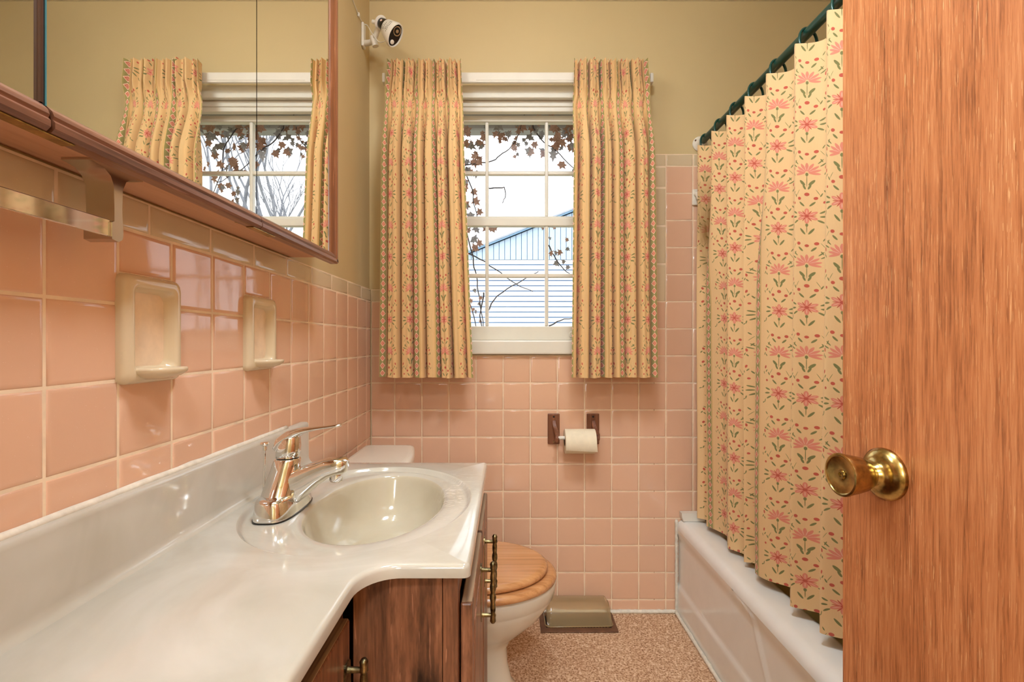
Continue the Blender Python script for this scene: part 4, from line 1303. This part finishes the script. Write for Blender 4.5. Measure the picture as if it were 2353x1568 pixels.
b = MB(); b.prism([(HX0, HTOP - .02), (HX1, HTOP - .02), (HX1, rake(HX1)), (RIDGE, rake(RIDGE)), (HX0, rake(HX0))], 'y', HY + .02, HY + 5); b.prism([(HX0, -.5), (HX1, -.5), (HX1, HTOP), (HX0, HTOP)], 'y', HY + .02, HY + 5)
b.build('house_body', M['lap_shade'], hs, smooth=0)
x = HX0
while x < HX1 - .05:
    x1 = min(x + .127, HX1); b = MB()
    b.prism([(x + .006, HTOP), (x1 - .006, HTOP), (x1 - .006, rake(x1 - .006) - .01), (x + .006, rake(x + .006) - .01)], 'y', HY - .012, HY + .021)
    b.build('gable_board', M['gable'], hs, smooth=0); x = x1
for s in (0, 1):
    xa, xb = (HX0 - .3, RIDGE) if s == 0 else (HX1 + .3, RIDGE)
    za, zb = 3.06 - .12, rake(RIDGE)
    b = MB(); b.prism([(xa, za), (xb, zb), (xb, zb + .035), (xa, za + .035)], 'y', HY - .12, HY - .08); b.build('rake_board', M['rooftrim'], hs, smooth=0)
    b = MB(); b.prism([(xa, za + .034), (xb, zb + .034), (xb, zb + .07), (xa, za + .07)], 'y', HY - .14, HY + 5); b.build('roof', M['roof'], hs, smooth=0)

# ivy round the window
iv = thing('ivy_vine', 'dry brown ivy vine hanging over the outside of the window', 'ivy', (0, 2.25, 1.1))
def leaf_mesh(seed, mat):
    r = random.Random(seed)
    prof = [(0, -.5), (.22, -.32), (.55, -.30), (.30, -.02), (.42, .22), (.14, .22), (0, .62)]
    prof = [(x * r.uniform(.8, 1.1), z * r.uniform(.9, 1.1)) for x, z in prof]
    b = MB()
    c = b.bm.verts.new((0, .03, 0))
    pts = prof + [(-x, z * r.uniform(.9, 1.1)) for x, z in prof[-2:0:-1]]
    vs = [b.bm.verts.new((x, .10 * abs(x) + r.uniform(-.06, .06), -z)) for x, z in pts]
    for i in range(len(vs)): b.bm.faces.new((c, vs[i], vs[(i + 1) % len(vs)]))
    return b.mesh('leaf', mat, 0)
leaves = [leaf_mesh(s, M['leaf'] if s % 3 else M['leaf2']) for s in range(6)]
rv = random.Random(11)
def leaf_cluster(n, x0, x1, z0, z1, y=2.20, smin=.026, smax=.05):
    for _ in range(n):
        s = rv.uniform(smin, smax)
        o = place('leaf', leaves[rv.randrange(6)], (rv.uniform(x0, x1), y + rv.uniform(-.05, .05), rv.uniform(z0, z1)), iv, (rv.uniform(-.5, .5), rv.uniform(-.9, .9), rv.uniform(-.7, .7)))
        o.scale = (s, s, s)
leaf_cluster(26, -.23, -.10, 1.93, 2.06)
leaf_cluster(14, -.23, -.11, 1.83, 1.93)
leaf_cluster(13, -.22, -.11, 1.64, 1.82)
leaf_cluster(26, -.10, .30, 2.03, 2.09, smin=.03)
leaf_cluster(12, -.06, .06, 1.99, 2.04, smin=.02, smax=.038)
leaf_cluster(8, .10, .17, 1.94, 2.03)
leaf_cluster(14, .19, .30, 1.88, 2.03)
leaf_cluster(44, .30, .52, 1.86, 2.07, smin=.03)
leaf_cluster(26, .30, .52, 1.66, 1.86)
leaf_cluster(15, -.20, .30, 1.585, 1.625, smin=.024, smax=.042)
leaf_cluster(9, .19, .28, 1.40, 1.55, smin=.02, smax=.034)
leaf_cluster(8, -.17, -.12, 1.16, 1.34, smin=.014, smax=.026)
leaf_cluster(6, -.22, -.13, 1.50, 1.60)
leaf_cluster(9, .02, .10, 1.92, 2.0, smin=.02, smax=.032)
stems = [[(-.20, 2.2, 1.62), (-.165, 2.2, 1.50), (-.150, 2.2, 1.42), (-.135, 2.2, 1.33), (-.118, 2.2, 1.22), (-.105, 2.2, 1.10), (-.10, 2.2, .8)],
         [(-.105, 2.2, 1.30), (-.125, 2.22, 1.22), (-.12, 2.22, 1.12), (-.13, 2.22, .9)],
         [(-.24, 2.21, 1.88), (-.14, 2.2, 1.89), (-.07, 2.2, 1.90), (-.02, 2.2, 1.935), (.03, 2.2, 1.98), (.06, 2.2, 2.05), (.08, 2.22, 2.14)],
         [(-.09, 2.19, 1.775), (-.03, 2.19, 1.777), (-.014, 2.19, 1.775), (-.010, 2.19, 1.74), (-.022, 2.19, 1.705)],
         [(.19, 2.2, 1.52), (.21, 2.2, 1.47), (.25, 2.2, 1.42), (.29, 2.2, 1.38)],
         [(-.22, 2.2, 1.50), (-.15, 2.22, 1.47), (-.06, 2.25, 1.42), (.04, 2.3, 1.35), (.12, 2.3, 1.32)],
         [(-.10, 2.2, 1.20), (-.06, 2.2, 1.27), (0, 2.2, 1.32), (.09, 2.2, 1.37), (.14, 2.2, 1.40)],
         [(.19, 2.2, 1.15), (.24, 2.2, 1.175), (.32, 2.2, 1.19)],
         [(-.20, 2.2, 1.35), (-.16, 2.2, 1.22), (-.13, 2.2, 1.10)],
         [(-.24, 2.2, 1.95), (-.17, 2.2, 1.80), (-.15, 2.2, 1.70), (-.13, 2.2, 1.62)],
         [(.10, 2.2, 2.10), (.15, 2.2, 2.0), (.22, 2.2, 1.95), (.30, 2.2, 1.87), (.42, 2.2, 1.80)],
         [(.30, 2.22, 2.10), (.38, 2.2, 1.98), (.40, 2.2, 1.85), (.46, 2.2, 1.70)]]
for st_ in stems:
    b = MB(); pp = smooth_path(st_, 4)
    pp = [q + V((rv.uniform(-.003, .003), 0, rv.uniform(-.003, .003))) for q in pp]
    b.tube(pp, [lerp(.0034, .0016, i / (len(pp) - 1)) for i in range(len(pp))], 5)
    b.build('stem', M['twig'], iv, smooth=180)

def bare_tree(name, label, cat, base, trunk_h, r0, seed, lean, depth=5, spread=.55, mat='bark', stems_n=1, shrink=.72):
    t = thing(name, label, cat, base)
    rr = random.Random(seed)
    tb_, bb_ = MB(), MB()
    def grow(p, d, L, r, k):
        mid = p + d * L * .5 + V((rr.uniform(-1, 1), rr.uniform(-1, 1), rr.uniform(-.4, .4))) * L * .05
        q = p + d * L
        (tb_ if k == depth else bb_).tube([p, mid, q], [r, r * .85, r * .68], 6 if r > .02 else 4, cap=False)
        if k == 0: return
        nb = 2 if rr.random() < .55 else 3
        for i in range(nb):
            ax = V((rr.uniform(-1, 1), rr.uniform(-1, 1), rr.uniform(-.2, .5))).normalized()
            nd2 = (d + ax * spread * rr.uniform(.6, 1.2)).normalized()
            nd2.z = max(nd2.z, .12); nd2.normalize()
            grow(q if i < 2 else p + d * L * .7, nd2, L * shrink * rr.uniform(.8, 1.15), r * .62, k - 1)
    for s in range(stems_n):
        d0 = V((lean[0] + rr.uniform(-.25, .25) * (stems_n > 1), lean[1] + rr.uniform(-.2, .2) * (stems_n > 1), 1)).normalized()
        grow(V(base) + V((rr.uniform(-.1, .1), rr.uniform(-.1, .1), 0)) * (stems_n > 1), d0, trunk_h * (1 if stems_n == 1 else rr.uniform(.7, 1.1)), r0, depth)
    tb_.build('trunk', M[mat], t, smooth=180, recalc=False)
    bb_.build('branches', M[mat], t, smooth=180, recalc=False)
bare_tree('bare_tree', 'bare grey winter tree reflected in the cabinet mirror through the window', 'tree', (3.0, 8.0, -.5), 2.3, .060, 5, (.0, 0), 6, .42, 'bark', 4, .70)
bare_tree('bare_shrub', 'thin leafless shrub in front of the neighbouring house', 'shrub', (.55, 5.6, -.5), .75, .012, 8, (0.02, 0), 4, .42, 'twig', 4)
bare_tree('bare_shrub', 'sparse leafless shrub behind the right window panes', 'shrub', (.95, 5.2, -.5), .72, .010, 21, (-.02, 0), 4, .40, 'twig', 3)
